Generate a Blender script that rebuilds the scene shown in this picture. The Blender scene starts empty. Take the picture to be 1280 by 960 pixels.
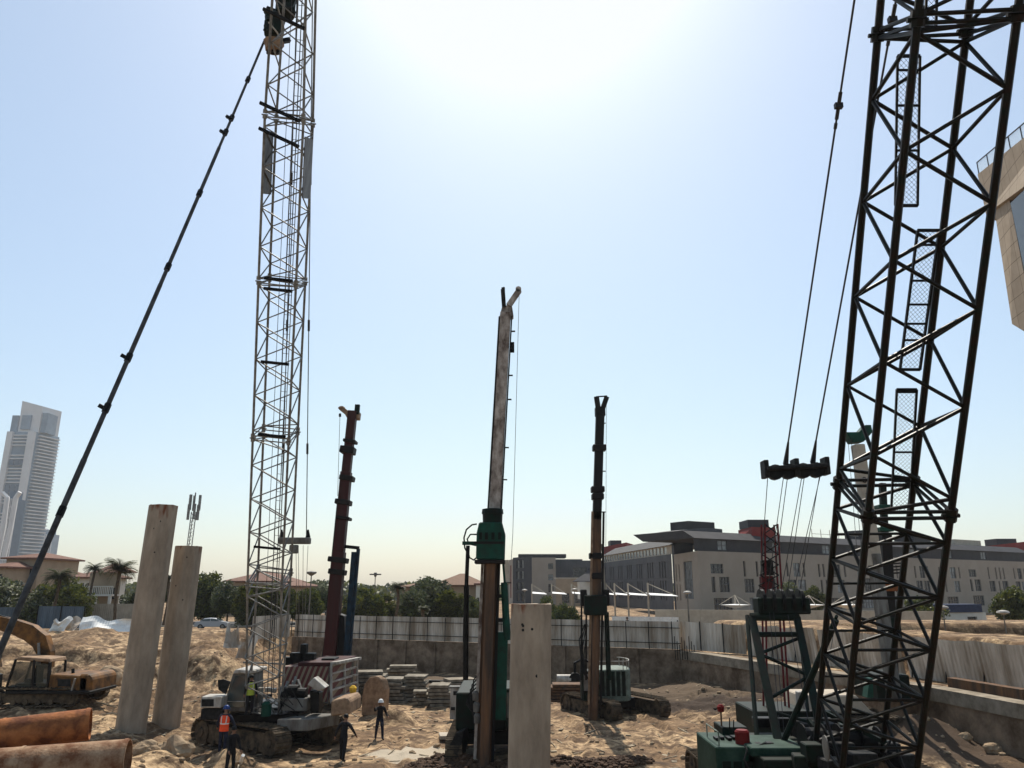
import bpy, bmesh, math, random
import numpy as np
from mathutils import Vector, Matrix, noise
random.seed(7)
R = math.radians
S = bpy.context.scene
COL = S.collection
PI = math.pi
V = Vector

# ------------------------------------------------------------------ camera
CAMZ = 7.0
PITCH = 15.0
FPX = 950.0
cam = bpy.data.objects.new('camera', bpy.data.cameras.new('camera'))
COL.objects.link(cam)
cam.location = (0, 0, CAMZ)
cam.rotation_euler = (R(90 + PITCH), 0, 0)
cam.data.sensor_width = 36
cam.data.lens = FPX * 36 / 1280
cam.data.clip_start = 0.1
cam.data.clip_end = 9000
S.camera = cam
# ------------------------------------------------------------------ world, sun, exposure
SUN_EL, SUN_AZ = 52.0, 1.0          # azimuth clockwise from +Y
w = bpy.data.worlds.new('World'); S.world = w; w.use_nodes = True
nt = w.node_tree; nt.nodes.clear()
sky = nt.nodes.new('ShaderNodeTexSky'); sky.sky_type = 'NISHITA'; sky.sun_disc = False
sky.sun_elevation = R(SUN_EL); sky.sun_rotation = R(SUN_AZ)
sky.air_density = 1.3; sky.dust_density = 1.2; sky.ozone_density = 4.0; sky.altitude = 0
bg = nt.nodes.new('ShaderNodeBackground'); bg.inputs['Strength'].default_value = 0.106
out = nt.nodes.new('ShaderNodeOutputWorld')
# the bright hazy sky tops out at the exposure's white, seen through a thin pale veil
STR = 0.135
mn = nt.nodes.new('ShaderNodeMixRGB'); mn.blend_type = 'DARKEN'; mn.inputs[0].default_value = 1
mn.inputs[2].default_value = (1.06 / STR, 1.05 / STR, 1.06 / STR, 1)
vl = nt.nodes.new('ShaderNodeMixRGB'); vl.inputs[0].default_value = .28; vl.inputs[2].default_value = (.68 / STR, .83 / STR, .89 / STR, 1)
nt.links.new(sky.outputs[0], mn.inputs[1]); nt.links.new(mn.outputs[0], vl.inputs[1])
nt.links.new(vl.outputs[0], bg.inputs[0]); nt.links.new(bg.outputs[0], out.inputs[0])
sl = bpy.data.lights.new('sun', 'SUN'); sl.energy = 5.0; sl.angle = R(0.5); sl.color = (1, .93, .82)
sun = bpy.data.objects.new('sun', sl); COL.objects.link(sun)
sd = V((math.sin(R(SUN_AZ)) * math.cos(R(SUN_EL)), math.cos(R(SUN_AZ)) * math.cos(R(SUN_EL)), math.sin(R(SUN_EL))))
sun.rotation_euler = sd.to_track_quat('Z', 'Y').to_euler()
S.view_settings.view_transform = 'Standard'; S.view_settings.look = 'None'
S.view_settings.gamma = 1; S.view_settings.use_curve_mapping = False
S.view_settings.exposure = 0.33
S.render.engine = 'CYCLES'
S.cycles.max_bounces = 6; S.cycles.transparent_max_bounces = 12; S.cycles.volume_bounces = 0

# ------------------------------------------------------------------ pixel -> world (photo pixels, 1280x960)
CP, SP = math.cos(R(PITCH)), math.sin(R(PITCH))
def P(px, py, D):
    u = (px - 640) / FPX; v = (480 - py) / FPX
    fw = CP - v * SP; up = SP + v * CP
    return V((D * u / fw, D, CAMZ + D * up / fw))
def G(px, py, z):
    v = (480 - py) / FPX
    fw = CP - v * SP; up = SP + v * CP
    return P(px, py, (z - CAMZ) * fw / up)

# ------------------------------------------------------------------ helpers
ORG = {}
def tag(o, label=None, cat=None, group=None, kind=None):
    if label: o['label'] = label
    if cat: o['category'] = cat
    if group: o['group'] = group
    if kind: o['kind'] = kind
    elif label: o['kind'] = 'thing'
    return o
def thing(name, loc, label, cat, group=None):
    o = bpy.data.objects.new(name, None); COL.objects.link(o)
    o.empty_display_size = .2
    o.location = loc; ORG[o] = V(loc)
    return tag(o, label, cat, group)

class MB:
    def __init__(s, M=None):
        s.v = []; s.f = []; s.mi = []; s.M = M; s.cm = 0
    def add(s, vs, fs):
        n = len(s.v)
        if s.M is not None: vs = [s.M @ V(p) for p in vs]
        s.v.extend([tuple(p) for p in vs])
        for f in fs: s.f.append(tuple(i + n for i in f)); s.mi.append(s.cm)
        return s
    def box(s, c, size, rz=0, rot=None):
        hx, hy, hz = [a / 2 for a in size]
        m = rot if rot is not None else Matrix.Rotation(rz, 3, 'Z')
        c = V(c)
        vs = [c + m @ V((x * hx, y * hy, z * hz)) for x in (-1, 1) for y in (-1, 1) for z in (-1, 1)]
        return s.add(vs, [(0, 1, 3, 2), (4, 6, 7, 5), (0, 4, 5, 1), (2, 3, 7, 6), (0, 2, 6, 4), (1, 5, 7, 3)])
    def frame(s, a, b, side=None):
        d = (V(b) - V(a)); L = d.length; d = d / max(L, 1e-9)
        ref = V(side) if side is not None else (V((0, 0, 1)) if abs(d.z) < .95 else V((1, 0, 0)))
        x = ref.cross(d); 
        if x.length < 1e-6: x = V((0, 1, 0)).cross(d)
        x.normalize(); y = d.cross(x)
        return d, x, y, L
    def bar(s, a, b, w, h, side=None):
        d, x, y, L = s.frame(a, b, side); a = V(a); b = V(b)
        vs = []
        for p in (a, b):
            for sx, sy in ((-1, -1), (1, -1), (1, 1), (-1, 1)): vs.append(p + x * sx * w / 2 + y * sy * h / 2)
        return s.add(vs, [(3, 2, 1, 0), (4, 5, 6, 7), (0, 1, 5, 4), (1, 2, 6, 5), (2, 3, 7, 6), (3, 0, 4, 7)])
    def tube(s, a, b, r, r2=None, n=8, cap=True):
        r2 = r if r2 is None else r2
        d, x, y, L = s.frame(a, b); a = V(a); b = V(b); vs = []
        for p, rr in ((a, r), (b, r2)):
            for i in range(n):
                t = 2 * PI * (i + .5) / n; vs.append(p + x * rr * math.cos(t) + y * rr * math.sin(t))
        fs = [(i, (i + 1) % n, n + (i + 1) % n, n + i) for i in range(n)]
        if cap: fs += [tuple(range(n - 1, -1, -1)), tuple(range(n, 2 * n))]
        return s.add(vs, fs)
    def path(s, pts, r, n=6):
        pts = [V(p) for p in pts]; rs = r if isinstance(r, (list, tuple)) else [r] * len(pts)
        vs = []; fs = []
        px = None
        for k, p in enumerate(pts):
            d = (pts[min(k + 1, len(pts) - 1)] - pts[max(k - 1, 0)]).normalized()
            if px is None: px = d.orthogonal().normalized()
            x = (px - d * px.dot(d)).normalized(); px = x; y = d.cross(x)
            for i in range(n):
                t = 2 * PI * i / n; vs.append(p + (x * math.cos(t) + y * math.sin(t)) * rs[k])
        for k in range(len(pts) - 1):
            for i in range(n): fs.append((k * n + i, k * n + (i + 1) % n, (k + 1) * n + (i + 1) % n, (k + 1) * n + i))
        fs += [tuple(range(n - 1, -1, -1)), tuple(range((len(pts) - 1) * n, len(pts) * n))]
        return s.add(vs, fs)
    def prism(s, poly, ext):
        poly = [V(p) for p in poly]; e = V(ext); n = len(poly)
        vs = poly + [p + e for p in poly]
        fs = [tuple(range(n - 1, -1, -1)), tuple(range(n, 2 * n))] + [(i, (i + 1) % n, n + (i + 1) % n, n + i) for i in range(n)]
        return s.add(vs, fs)
    def quad(s, a, b, c, d): return s.add([a, b, c, d], [(0, 1, 2, 3)])
    def lathe(s, prof, n=16, c=(0, 0, 0)):
        c = V(c); vs = []; fs = []
        for r, z in prof:
            for i in range(n):
                t = 2 * PI * i / n; vs.append(c + V((r * math.cos(t), r * math.sin(t), z)))
        for k in range(len(prof) - 1):
            for i in range(n): fs.append((k * n + i, k * n + (i + 1) % n, (k + 1) * n + (i + 1) % n, (k + 1) * n + i))
        fs += [tuple(range(n - 1, -1, -1)), tuple(range((len(prof) - 1) * n, len(prof) * n))]
        return s.add(vs, fs)
    def build(s, name, mat, parent=None, smooth=False, org=None, bevel=0, **tg):
        mats = mat if isinstance(mat, (list, tuple)) else [mat]
        if parent is not None: o0 = ORG[parent]
        else: o0 = V(org) if org is not None else V((0, 0, 0))
        me = bpy.data.meshes.new(name)
        me.from_pydata([(p[0] - o0.x, p[1] - o0.y, p[2] - o0.z) for p in s.v], [], s.f)
        for m in mats: me.materials.append(m)
        if len(mats) > 1:
            me.polygons.foreach_set('material_index', s.mi)
        bm = bmesh.new(); bm.from_mesh(me)
        bmesh.ops.recalc_face_normals(bm, faces=bm.faces)
        if bevel:
            bmesh.ops.bevel(bm, geom=[e for e in bm.edges if len(e.link_faces) == 2 and e.calc_face_angle(0) > .5], offset=bevel, segments=1, affect='EDGES', clamp_overlap=True)
        bm.to_mesh(me); bm.free()
        if smooth:
            me.polygons.foreach_set('use_smooth', [True] * len(me.polygons))
            try: me.set_sharp_from_angle(angle=R(40))
            except Exception: pass
        o = bpy.data.objects.new(name, me); COL.objects.link(o)
        if parent is not None: o.parent = parent; ORG[o] = o0
        else: o.location = o0; ORG[o] = o0
        return tag(o, **tg)

def copy_tree(o, parent=None):
    c = o.copy(); COL.objects.link(c)
    if parent: c.parent = parent
    for ch in list(o.children): copy_tree(ch, c)
    return c

# ------------------------------------------------------------------ materials
def mat(name, col, rough=.7, metal=0, var=.15, scale=3, bump=0, bscale=20, col2=None, streak=False, spec=.1, gamma=None, detail=6, coat=0):
    m = bpy.data.materials.new(name); m.use_nodes = True; n = m.node_tree; b = n.nodes['Principled BSDF']
    b.inputs['Roughness'].default_value = rough; b.inputs['Metallic'].default_value = metal
    b.inputs['Specular IOR Level'].default_value = spec
    tc = n.nodes.new('ShaderNodeTexCoord'); mp = n.nodes.new('ShaderNodeMapping')
    n.links.new(tc.outputs['Object'], mp.inputs[0])
    if streak: mp.inputs['Scale'].default_value = (1, 1, .12 if streak is True else streak)
    nz = n.nodes.new('ShaderNodeTexNoise'); nz.inputs['Scale'].default_value = scale; nz.inputs['Detail'].default_value = detail; nz.inputs['Roughness'].default_value = .65
    n.links.new(mp.outputs[0], nz.inputs[0])
    cr = n.nodes.new('ShaderNodeValToRGB'); e = cr.color_ramp.elements
    c2 = col2 if col2 else tuple(c * (1 - 2.2 * var) for c in col)
    e[0].position = .36; e[1].position = .66
    e[0].color = (*[max(0, x) for x in c2], 1); e[1].color = (*(col if col2 else [min(1, c * (1 + var)) for c in col]), 1)
    n.links.new(nz.outputs[0], cr.inputs[0]); n.links.new(cr.outputs[0], b.inputs['Base Color'])
    if bump:
        nb = n.nodes.new('ShaderNodeTexNoise'); nb.inputs['Scale'].default_value = bscale; nb.inputs['Detail'].default_value = 8
        n.links.new(mp.outputs[0] if streak else tc.outputs['Object'], nb.inputs[0])
        bp = n.nodes.new('ShaderNodeBump'); bp.inputs['Strength'].default_value = bump; bp.inputs['Distance'].default_value = .05
        n.links.new(nb.outputs[0], bp.inputs['Height']); n.links.new(bp.outputs[0], b.inputs['Normal'])
    return m
M = {}
M['sheet'] = mat('white_sheet', (.68, .61, .52), .55, 0, .12, 1.2, streak=True, col2=(.25, .195, .14))
M['sheetw'] = mat('white_sheet_clean', (.78, .77, .73), .5, 0, .08, 1.5)
M['sheetb'] = mat('blue_grey_sheet', (.10, .13, .16), .6, 0, .15, 1.5, streak=True)
M['conc'] = mat('concrete', (.31, .265, .205), .85, 0, .1, 1.5, .3, 18, col2=(.15, .12, .085))
M['pile'] = mat('pile_concrete', (.38, .31, .235), .85, 0, .1, 1.5, .5, 14, col2=(.22, .175, .13), streak=.35, detail=12)
M['rustc'] = mat('rust_stained_concrete', (.36, .24, .15), .85, 0, .1, 2.2, .4, 14, col2=(.14, .06, .03))
M['concd'] = mat('earthy_concrete', (.27, .20, .14), .9, 0, .1, .9, .8, 7, col2=(.085, .057, .036))
M['concl'] = mat('pale_concrete', (.42, .365, .29), .8, 0, .08, 1.5, .15, 15)
M['steel_d'] = mat('dark_steel', (.012, .0115, .011), .45, .3, .3, 4, .1, 30)
M['black'] = mat('black_rubber', (.02, .02, .02), .6, 0, .3, 8)
M['boomgreen'] = mat('dark_green_boom_paint', (.005, .010, .008), .45, .0, .3, 5, .1, 40, col2=(.014, .008, .006))
M['green'] = mat('green_paint', (.008, .065, .043), .45, 0, .25, 3, .1, 20, col2=(.012, .04, .026))
M['greend'] = mat('dark_green_paint', (.004, .017, .011), .55, 0, .25, 3, .1, 20, col2=(.009, .008, .006))
M['greenp'] = mat('pale_dusty_green_paint', (.20, .25, .21), .5, 0, .1, 3, .1, 15, col2=(.08, .09, .07))
M['silver'] = mat('grey_boom_paint', (.27, .275, .26), .5, .1, .15, 3, .05, 20, col2=(.12, .11, .10))
M['staygrey'] = mat('dark_stay_paint', (.075, .075, .075), .5, .1, .2, 3, .05, 20, col2=(.03, .027, .025))
M['grey'] = mat('grey_machine_paint', (.19, .185, .17), .5, 0, .1, 2.5, .1, 15, col2=(.08, .07, .058), streak=.35)
M['white'] = mat('white_machine_paint', (.50, .48, .44), .45, 0, .06, 2.5, .1, 15, col2=(.22, .19, .155), streak=.35)
M['orange'] = mat('orange_paint', (.22, .10, .028), .55, 0, .12, 1.6, .1, 20, col2=(.04, .025, .014))
M['rust'] = mat('rusty_casing', (.42, .16, .055), .75, .1, .2, 1.6, .4, 10, col2=(.12, .042, .02), streak=False)
M['rustd'] = mat('rusty_mast', (.17, .09, .048), .75, .1, .2, 3.0, .3, 14, col2=(.06, .045, .035), streak=True)
M['mastgrey'] = mat('weathered_grey_mast', (.52, .46, .40), .7, .0, .2, 2.6, .4, 14, col2=(.10, .07, .055), streak=.5, detail=12)
M['maroon'] = mat('maroon_mast', (.055, .012, .012), .5, 0, .25, 3, col2=(.04, .016, .014), streak=True)
M['mastd'] = mat('oily_dark_mast', (.018, .014, .012), .55, .1, .3, 4, .2, 20, col2=(.012, .012, .012), streak=True)
M['blue'] = mat('blue_steel', (.012, .035, .06), .5, 0, .2, 3, col2=(.01, .015, .02))
M['greenh'] = mat('dusty_green_housing', (.03, .062, .045), .6, 0, .2, 1.4, .2, 12, col2=(.006, .028, .018))
M['red'] = mat('red_paint', (.16, .012, .010), .5, 0, .15, 3)
M['tan'] = mat('tan_counterweight', (.36, .24, .15), .7, 0, .1, 2.5, .4, 12, col2=(.17, .11, .07))
M['track'] = mat('muddy_track', (.15, .11, .07), .85, 0, .2, 3, .4, 20, col2=(.03, .025, .02))
M['glass'] = mat('cab_glass', (.05, .07, .07), .08, 0, .1, 3, spec=.8)
M['rope'] = mat('wire_rope', (.04, .04, .045), .5, .4, .1, 30)
M['ropel'] = mat('pale_wire_rope', (.25, .25, .24), .5, .4, .1, 30)
M['redbld'] = mat('red_cladding', (.20, .02, .016), .7, 0, .1, .3)
M['cream'] = mat('cream_render', (.33, .285, .235), .85, 0, .05, .15, col2=(.275, .235, .19))
M['mans'] = mat('dark_grey_roof', (.042, .04, .042), .7, 0, .1, .5)
M['greyb'] = mat('grey_cladding', (.095, .095, .10), .7, 0, .08, .4)
M['greyd'] = mat('dark_cladding', (.03, .03, .036), .6, 0, .08, .4)
M['win'] = mat('dark_window_glass', (.015, .02, .028), .2, 0, .3, 1.5, spec=.7)
M['winl'] = mat('pale_window_glass', (.20, .22, .23), .2, 0, .25, .8, spec=.7)
M['winf'] = mat('window_frame', (.10, .10, .10), .5)
M['roofr'] = mat('red_roof_tiles', (.17, .09, .065), .8, 0, .15, 4, .4, 14)
M['roofb'] = mat('brown_roof_tiles', (.16, .09, .055), .8, 0, .15, 4, .4, 14)
M['villa'] = mat('sand_render', (.34, .26, .18), .85, 0, .06, .6)
M['villaw'] = mat('white_render', (.6, .57, .5), .85, 0, .05, .6)
M['towerw'] = mat('tower_white', (.60, .60, .60), .6, 0, .04, .05)
M['towerg'] = mat('tower_glass', (.22, .28, .34), .3, 0, .1, .05)
M['towerd'] = mat('tower_dark_glass', (.12, .16, .21), .3, 0, .1, .05)
M['stone'] = mat('stone_cladding', (.42, .335, .25), .8, 0, .08, 1.2, .15, 10, col2=(.35, .275, .2))
M['bark'] = mat('bark', (.10, .075, .05), .9, 0, .2, 6, .5, 15)
M['skin'] = mat('skin', (.22, .12, .075), .6, 0, .05, 8)
M['navy'] = mat('navy_cloth', (.02, .025, .045), .85, 0, .2, 8)
M['darkcl'] = mat('dark_cloth', (.018, .018, .02), .85, 0, .2, 8)
M['olive'] = mat('grey_brown_cloth', (.08, .07, .055), .85, 0, .2, 8)
M['vest_r'] = mat('orange_red_vest', (.85, .09, .03), .7, 0, .08, 8)
M['vest_y'] = mat('yellow_vest', (.38, .48, .07), .7, 0, .08, 8)
M['refl'] = mat('reflective_tape', (.7, .7, .65), .4)
M['helw'] = mat('white_helmet', (.75, .75, .72), .35)
M['helb'] = mat('blue_helmet', (.03, .06, .2), .35)
M['hely'] = mat('yellow_helmet', (.75, .45, .05), .35)
M['carp'] = mat('silver_car_paint', (.25, .26, .28), .3, .3, .03, 2, spec=.7)
M['fabric'] = mat('white_shade_fabric', (.78, .77, .74), .7, 0, .04, 2)
M['wood'] = mat('weathered_timber', (.34, .28, .2), .85, 0, .2, 2.5, .3, 12)
M['slab'] = mat('stacked_slab_concrete', (.27, .24, .19), .85, 0, .15, 2.5, .5, 12, col2=(.12, .10, .075))
M['rock'] = mat('pale_rock', (.36, .27, .175), .95, 0, .2, 2.0, .8, 5, col2=(.24, .17, .11))
M['dmud'] = mat('dark_wet_spoil', (.11, .065, .04), .8, 0, .3, 3, .6, 8, col2=(.05, .03, .02))

def joints(m, sx, sy):
    n = m.node_tree; b = n.nodes['Principled BSDF']; src = b.inputs['Base Color'].links[0].from_socket
    tc = n.nodes.new('ShaderNodeTexCoord'); sp = n.nodes.new('ShaderNodeSeparateXYZ'); cb_ = n.nodes.new('ShaderNodeCombineXYZ'); n.links.new(tc.outputs['Object'], sp.inputs[0])
    ad = n.nodes.new('ShaderNodeMath'); n.links.new(sp.outputs[0], ad.inputs[0]); n.links.new(sp.outputs[1], ad.inputs[1])
    n.links.new(ad.outputs[0], cb_.inputs[0]); n.links.new(sp.outputs[2], cb_.inputs[1])
    br = n.nodes.new('ShaderNodeTexBrick'); br.offset = 0; br.inputs['Scale'].default_value = 1; br.inputs['Brick Width'].default_value = sx; br.inputs['Row Height'].default_value = sy; br.inputs['Mortar Size'].default_value = .02
    br.inputs['Color1'].default_value = (1, 1, 1, 1); br.inputs['Color2'].default_value = (.88, .88, .88, 1); br.inputs['Mortar'].default_value = (.35, .33, .3, 1)
    n.links.new(cb_.outputs[0], br.inputs[0])
    mx = n.nodes.new('ShaderNodeMixRGB'); mx.blend_type = 'MULTIPLY'; mx.inputs[0].default_value = 1; n.links.new(src, mx.inputs[1]); n.links.new(br.outputs[0], mx.inputs[2]); n.links.new(mx.outputs[0], b.inputs['Base Color'])
joints(M['stone'], 1.4, 1.1)
joints(M['greyb'], 2.4, 3.2)
def leafmat(name, c1, c2, yel=(.12, .13, .02)):
    m = bpy.data.materials.new(name); m.use_nodes = True; n = m.node_tree; b = n.nodes['Principled BSDF']
    b.inputs['Roughness'].default_value = .55
    g = n.nodes.new('ShaderNodeNewGeometry'); r = n.nodes.new('ShaderNodeValToRGB')
    e = r.color_ramp.elements; e[0].color = (*c1, 1); e[1].color = (*c2, 1); x = e.new(.93); x.color = (*yel, 1)
    n.links.new(g.outputs['Random Per Island'], r.inputs[0]); n.links.new(r.outputs[0], b.inputs['Base Color'])
    tr = n.nodes.new('ShaderNodeBsdfTranslucent'); n.links.new(r.outputs[0], tr.inputs[0])
    mx = n.nodes.new('ShaderNodeMixShader'); mx.inputs[0].default_value = .3
    o = n.nodes['Material Output']
    n.links.new(b.outputs[0], mx.inputs[1]); n.links.new(tr.outputs[0], mx.inputs[2]); n.links.new(mx.outputs[0], o.inputs[0])
    return m
M['leaf'] = leafmat('leaves_dark', (.008, .017, .006), (.028, .048, .012))
M['leaf2'] = leafmat('leaves_mid', (.018, .032, .008), (.06, .085, .02), (.12, .13, .025))
M['palm'] = leafmat('palm_leaves', (.03, .045, .02), (.075, .095, .04))

# hazard stripes
def stripes():
    m = bpy.data.materials.new('hazard_stripes'); m.use_nodes = True; n = m.node_tree; b = n.nodes['Principled BSDF']
    b.inputs['Roughness'].default_value = .5
    tc = n.nodes.new('ShaderNodeTexCoord'); mp = n.nodes.new('ShaderNodeMapping'); mp.inputs['Rotation'].default_value = (0, R(-20), 0)
    w_ = n.nodes.new('ShaderNodeTexWave'); w_.wave_type = 'BANDS'; w_.bands_direction = 'X'; w_.inputs['Scale'].default_value = 1.25
    w_.inputs['Distortion'].default_value = .15
    r = n.nodes.new('ShaderNodeValToRGB'); r.color_ramp.interpolation = 'CONSTANT'
    e = r.color_ramp.elements; e[0].color = (.10, .012, .01, 1); e[1].position = .56; e[1].color = (.22, .165, .11, 1)
    n.links.new(tc.outputs['Object'], mp.inputs[0]); n.links.new(mp.outputs[0], w_.inputs[0]); n.links.new(w_.outputs[0], r.inputs[0]); n.links.new(r.outputs[0], b.inputs[0])
    return m
M['haz'] = stripes()

# ------------------------------------------------------------------ terrain
def ss(t): t = max(0., min(1., t)); return t * t * (3 - 2 * t)
def interp(x, xs, ys):
    return float(np.interp(x, xs, ys))
def y_back(x): return 76 - (x + 20.9) * (16 / 33.5)
def x_right(y): return interp(y, [5, 22, 33, 38.7, 58, 60], [23.5, 22.3, 20.7, 19.8, 13.4, 12.6])
def x_left(y): return interp(y, [0, 44, 48, 54, 76, 90], [-60, -30, -17.5, -15.5, -20.9, -22])
def fbm(x, y, s, o=4):
    return noise.fractal(V((x / s, y / s, 3.7)), 1.0, 2.0, o)
def H(x, y, detail=True):
    db = (y_back(x) - y) * .9; dr = (x_right(y) - x)
    if x < -20.9: db = 50 if y < 90 else -5
    inside = db > -.4 and (dr > -.25 or y > 61)
    if y > 61 and x > 12: inside = False
    jit = 2.2 * fbm(x, 3, 5) + .8 * fbm(x, y, 1.7)
    zl = ss((x_left(y) - x + 1.2 * fbm(x, y, 2.5)) / 6.5) * (1.3 * ss((y - 46.5 + jit) / 1.6) + .9 * ss((y - 51.5 + jit) / 1.5) + .8 * ss((y - 56.5 + jit) / 1.8))
    if inside and y < 78:
        z = .7 * ss((-14 - x) / 5)
        z = max(z, zl)
        z += .95 * ss((33.5 - y) / 4.5) * ss((-10 - x) / 3.5)
        z += .55 * ss((x - 9) / 5) * ss((y - 30) / 8)
        if detail:
            rough = .14 + 1.0 * ss((-12.5 - x) / 4) + .35 * ss((x_right(y) - x < 4) * (4 - dr) / 4 if dr > 0 else 0)
            z += rough * (.55 * fbm(x, y, 4.6, 4) + .16 * abs(fbm(x + 9, y, 1.5, 5)) - .1) + .045 * fbm(x, y, .9, 4)
            # sand heaps on the left
            for hx, hy, hr, hh in HEAPS:
                q = math.hypot((x - hx) / hr[0], (y - hy) / hr[1])
                if q < 1: z += hh * (1 - ss(q)) * (1 + .25 * fbm(x, y, 1.5, 4))
            # wheel and track ruts
            if x > -13:
                z += .05 * math.sin((x * .8 + y * .45) * 3.1 + 2 * fbm(x, y, 6)) * ss((y - 33) / 4)
            for poly in RUTS:
                dd_, q_ = pdist(x, y, poly)
                for o_ in (-1.15, 1.15):
                    e_ = abs(dd_ - o_)
                    if e_ < .75: z += (-.13 if e_ < .3 else .07 * math.sin((e_ - .3) / .45 * PI)) * (.7 + .6 * noise.noise(V((q_ * .5, o_, 0))))
            if 3 < x < 15 and 44 < y < 56:
                z += .09 * math.sin((x * .55 + y) * 5.0 + 1.5 * fbm(x, y, 5)) * ss((y - 44) / 2) * ss((56 - y) / 2) * ss((x - 4) / 3)
        edge = min(db if x > -20.9 else 50, dr if y < 61 else 50)
        return z
    # outside

    z = 2.5
    if x < -19: z = 3.0 - .5 * ss((y - 80) / 10)
    ddr = -dr
    if y < 61 and ddr > 0:
        ramp = ss((ddr - .25) / .3); base = 2.35 * ramp
        z = base + 2.1 * ss((ddr - 3.6) / .9) - 1.2 * ss((ddr - 9) / 5) - 2.0 * ss((ddr - 12) / 8)
        if ddr > 3.6 and detail: z += .12 * fbm(x, y, 2.5)
        return z
    if x > 12 and y >= 60:
        q = y - 60 + (x - 12) * .35
        z = 2.5 + 1.75 * ss((y - 62) / 1.5) * ss((x - 16.5) / 2) - 1.75 * ss((y - 70) / 8) * ss((x - 16.5) / 2) - 1.3 * ss((x - 24) / 6) * ss((y - 70) / 8)
    if -20.9 <= x <= 12.6: z = 2.5 * ss((-db - .42) / .4)
    far = math.hypot(x, y)
    return z
RUTS = [[(1.5, 35), (2.5, 42), (0, 50), (-5, 60)], [(8, 36), (9, 44), (13, 52)], [(-3.5, 33), (-4.5, 40), (-3, 47), (3, 54)], [(13, 33), (9.5, 40), (8, 48)]]
def pdist(x, y, poly):
    best = (9e9, 0); acc = 0
    for (ax_, ay_), (bx_, by_) in zip(poly[:-1], poly[1:]):
        dx, dy = bx_ - ax_, by_ - ay_; L2 = dx * dx + dy * dy; t = max(0, min(1, ((x - ax_) * dx + (y - ay_) * dy) / L2))
        ex_, ey_ = x - ax_ - dx * t, y - ay_ - dy * t; d_ = math.hypot(ex_, ey_); L_ = L2 ** .5
        if d_ < abs(best[0]): best = (d_ if ex_ * dy - ey_ * dx > 0 else -d_, acc + L_ * t)
        acc += L_
    return best
HEAPS = [(-20.0, 56, (5.5, 6), 1.0), (-34, 65, (8, 4), .8), (-27.5, 49, (3.2, 3.0), 1.5), (-24.3, 44.5, (3.0, 2.2), .8), (-16.5, 48.5, (3.4, 4.5), 1.4),
         (-11.3, 33.2, (1.7, 1.5), .75), (-13.2, 31.2, (2.2, 1.7), .55), (-9.7, 30.5, (1.6, 1.7), .6), (-15.2, 38.6, (2.2, 2.0), .3), (-12.6, 36.0, (1.4, 1.2), .2),
         (1.8, 33.3, (2.3, 1.3), .45), (4.6, 33.6, (2.8, 1.4), .4), (-2.4, 34, (2.6, 1.2), .35), (16.0, 34, (3.5, 2.5), .5), (18.3, 37, (2.6, 3), .8), (-6.4, 44, (1.6, 1.2), .7)]
def axis(lo, hi, step, far_lo, far_hi):
    a = list(np.arange(lo, hi + 1e-6, step))
    s_ = step; v_ = hi
    while v_ < far_hi: s_ = min(s_ * 1.25, 400); v_ += s_; a.append(v_)
    s_ = step; v_ = lo
    while v_ > far_lo: s_ = min(s_ * 1.25, 400); v_ -= s_; a.insert(0, v_)
    return a
xs = axis(-36, 27, .2, -4000, 4000); ys = axis(24, 62, .2, -300, 6000)
ys = sorted(set([round(a, 3) for a in ys if a < 62] + [round(a, 3) for a in np.arange(62, 90, .35)] + [round(a, 3) for a in axis(60, 90, .5, 59, 6000) if a > 90]))
gm = MB(); nx = len(xs)
for yy in ys:
    for xx in xs:
        gm.v.append((xx, yy, H(xx, yy)))
for j in range(len(ys) - 1):
    for i in range(nx - 1):
        gm.f.append((j * nx + i, j * nx + i + 1, (j + 1) * nx + i + 1, (j + 1) * nx + i))
gm.mi = [0] * len(gm.f)
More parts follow.
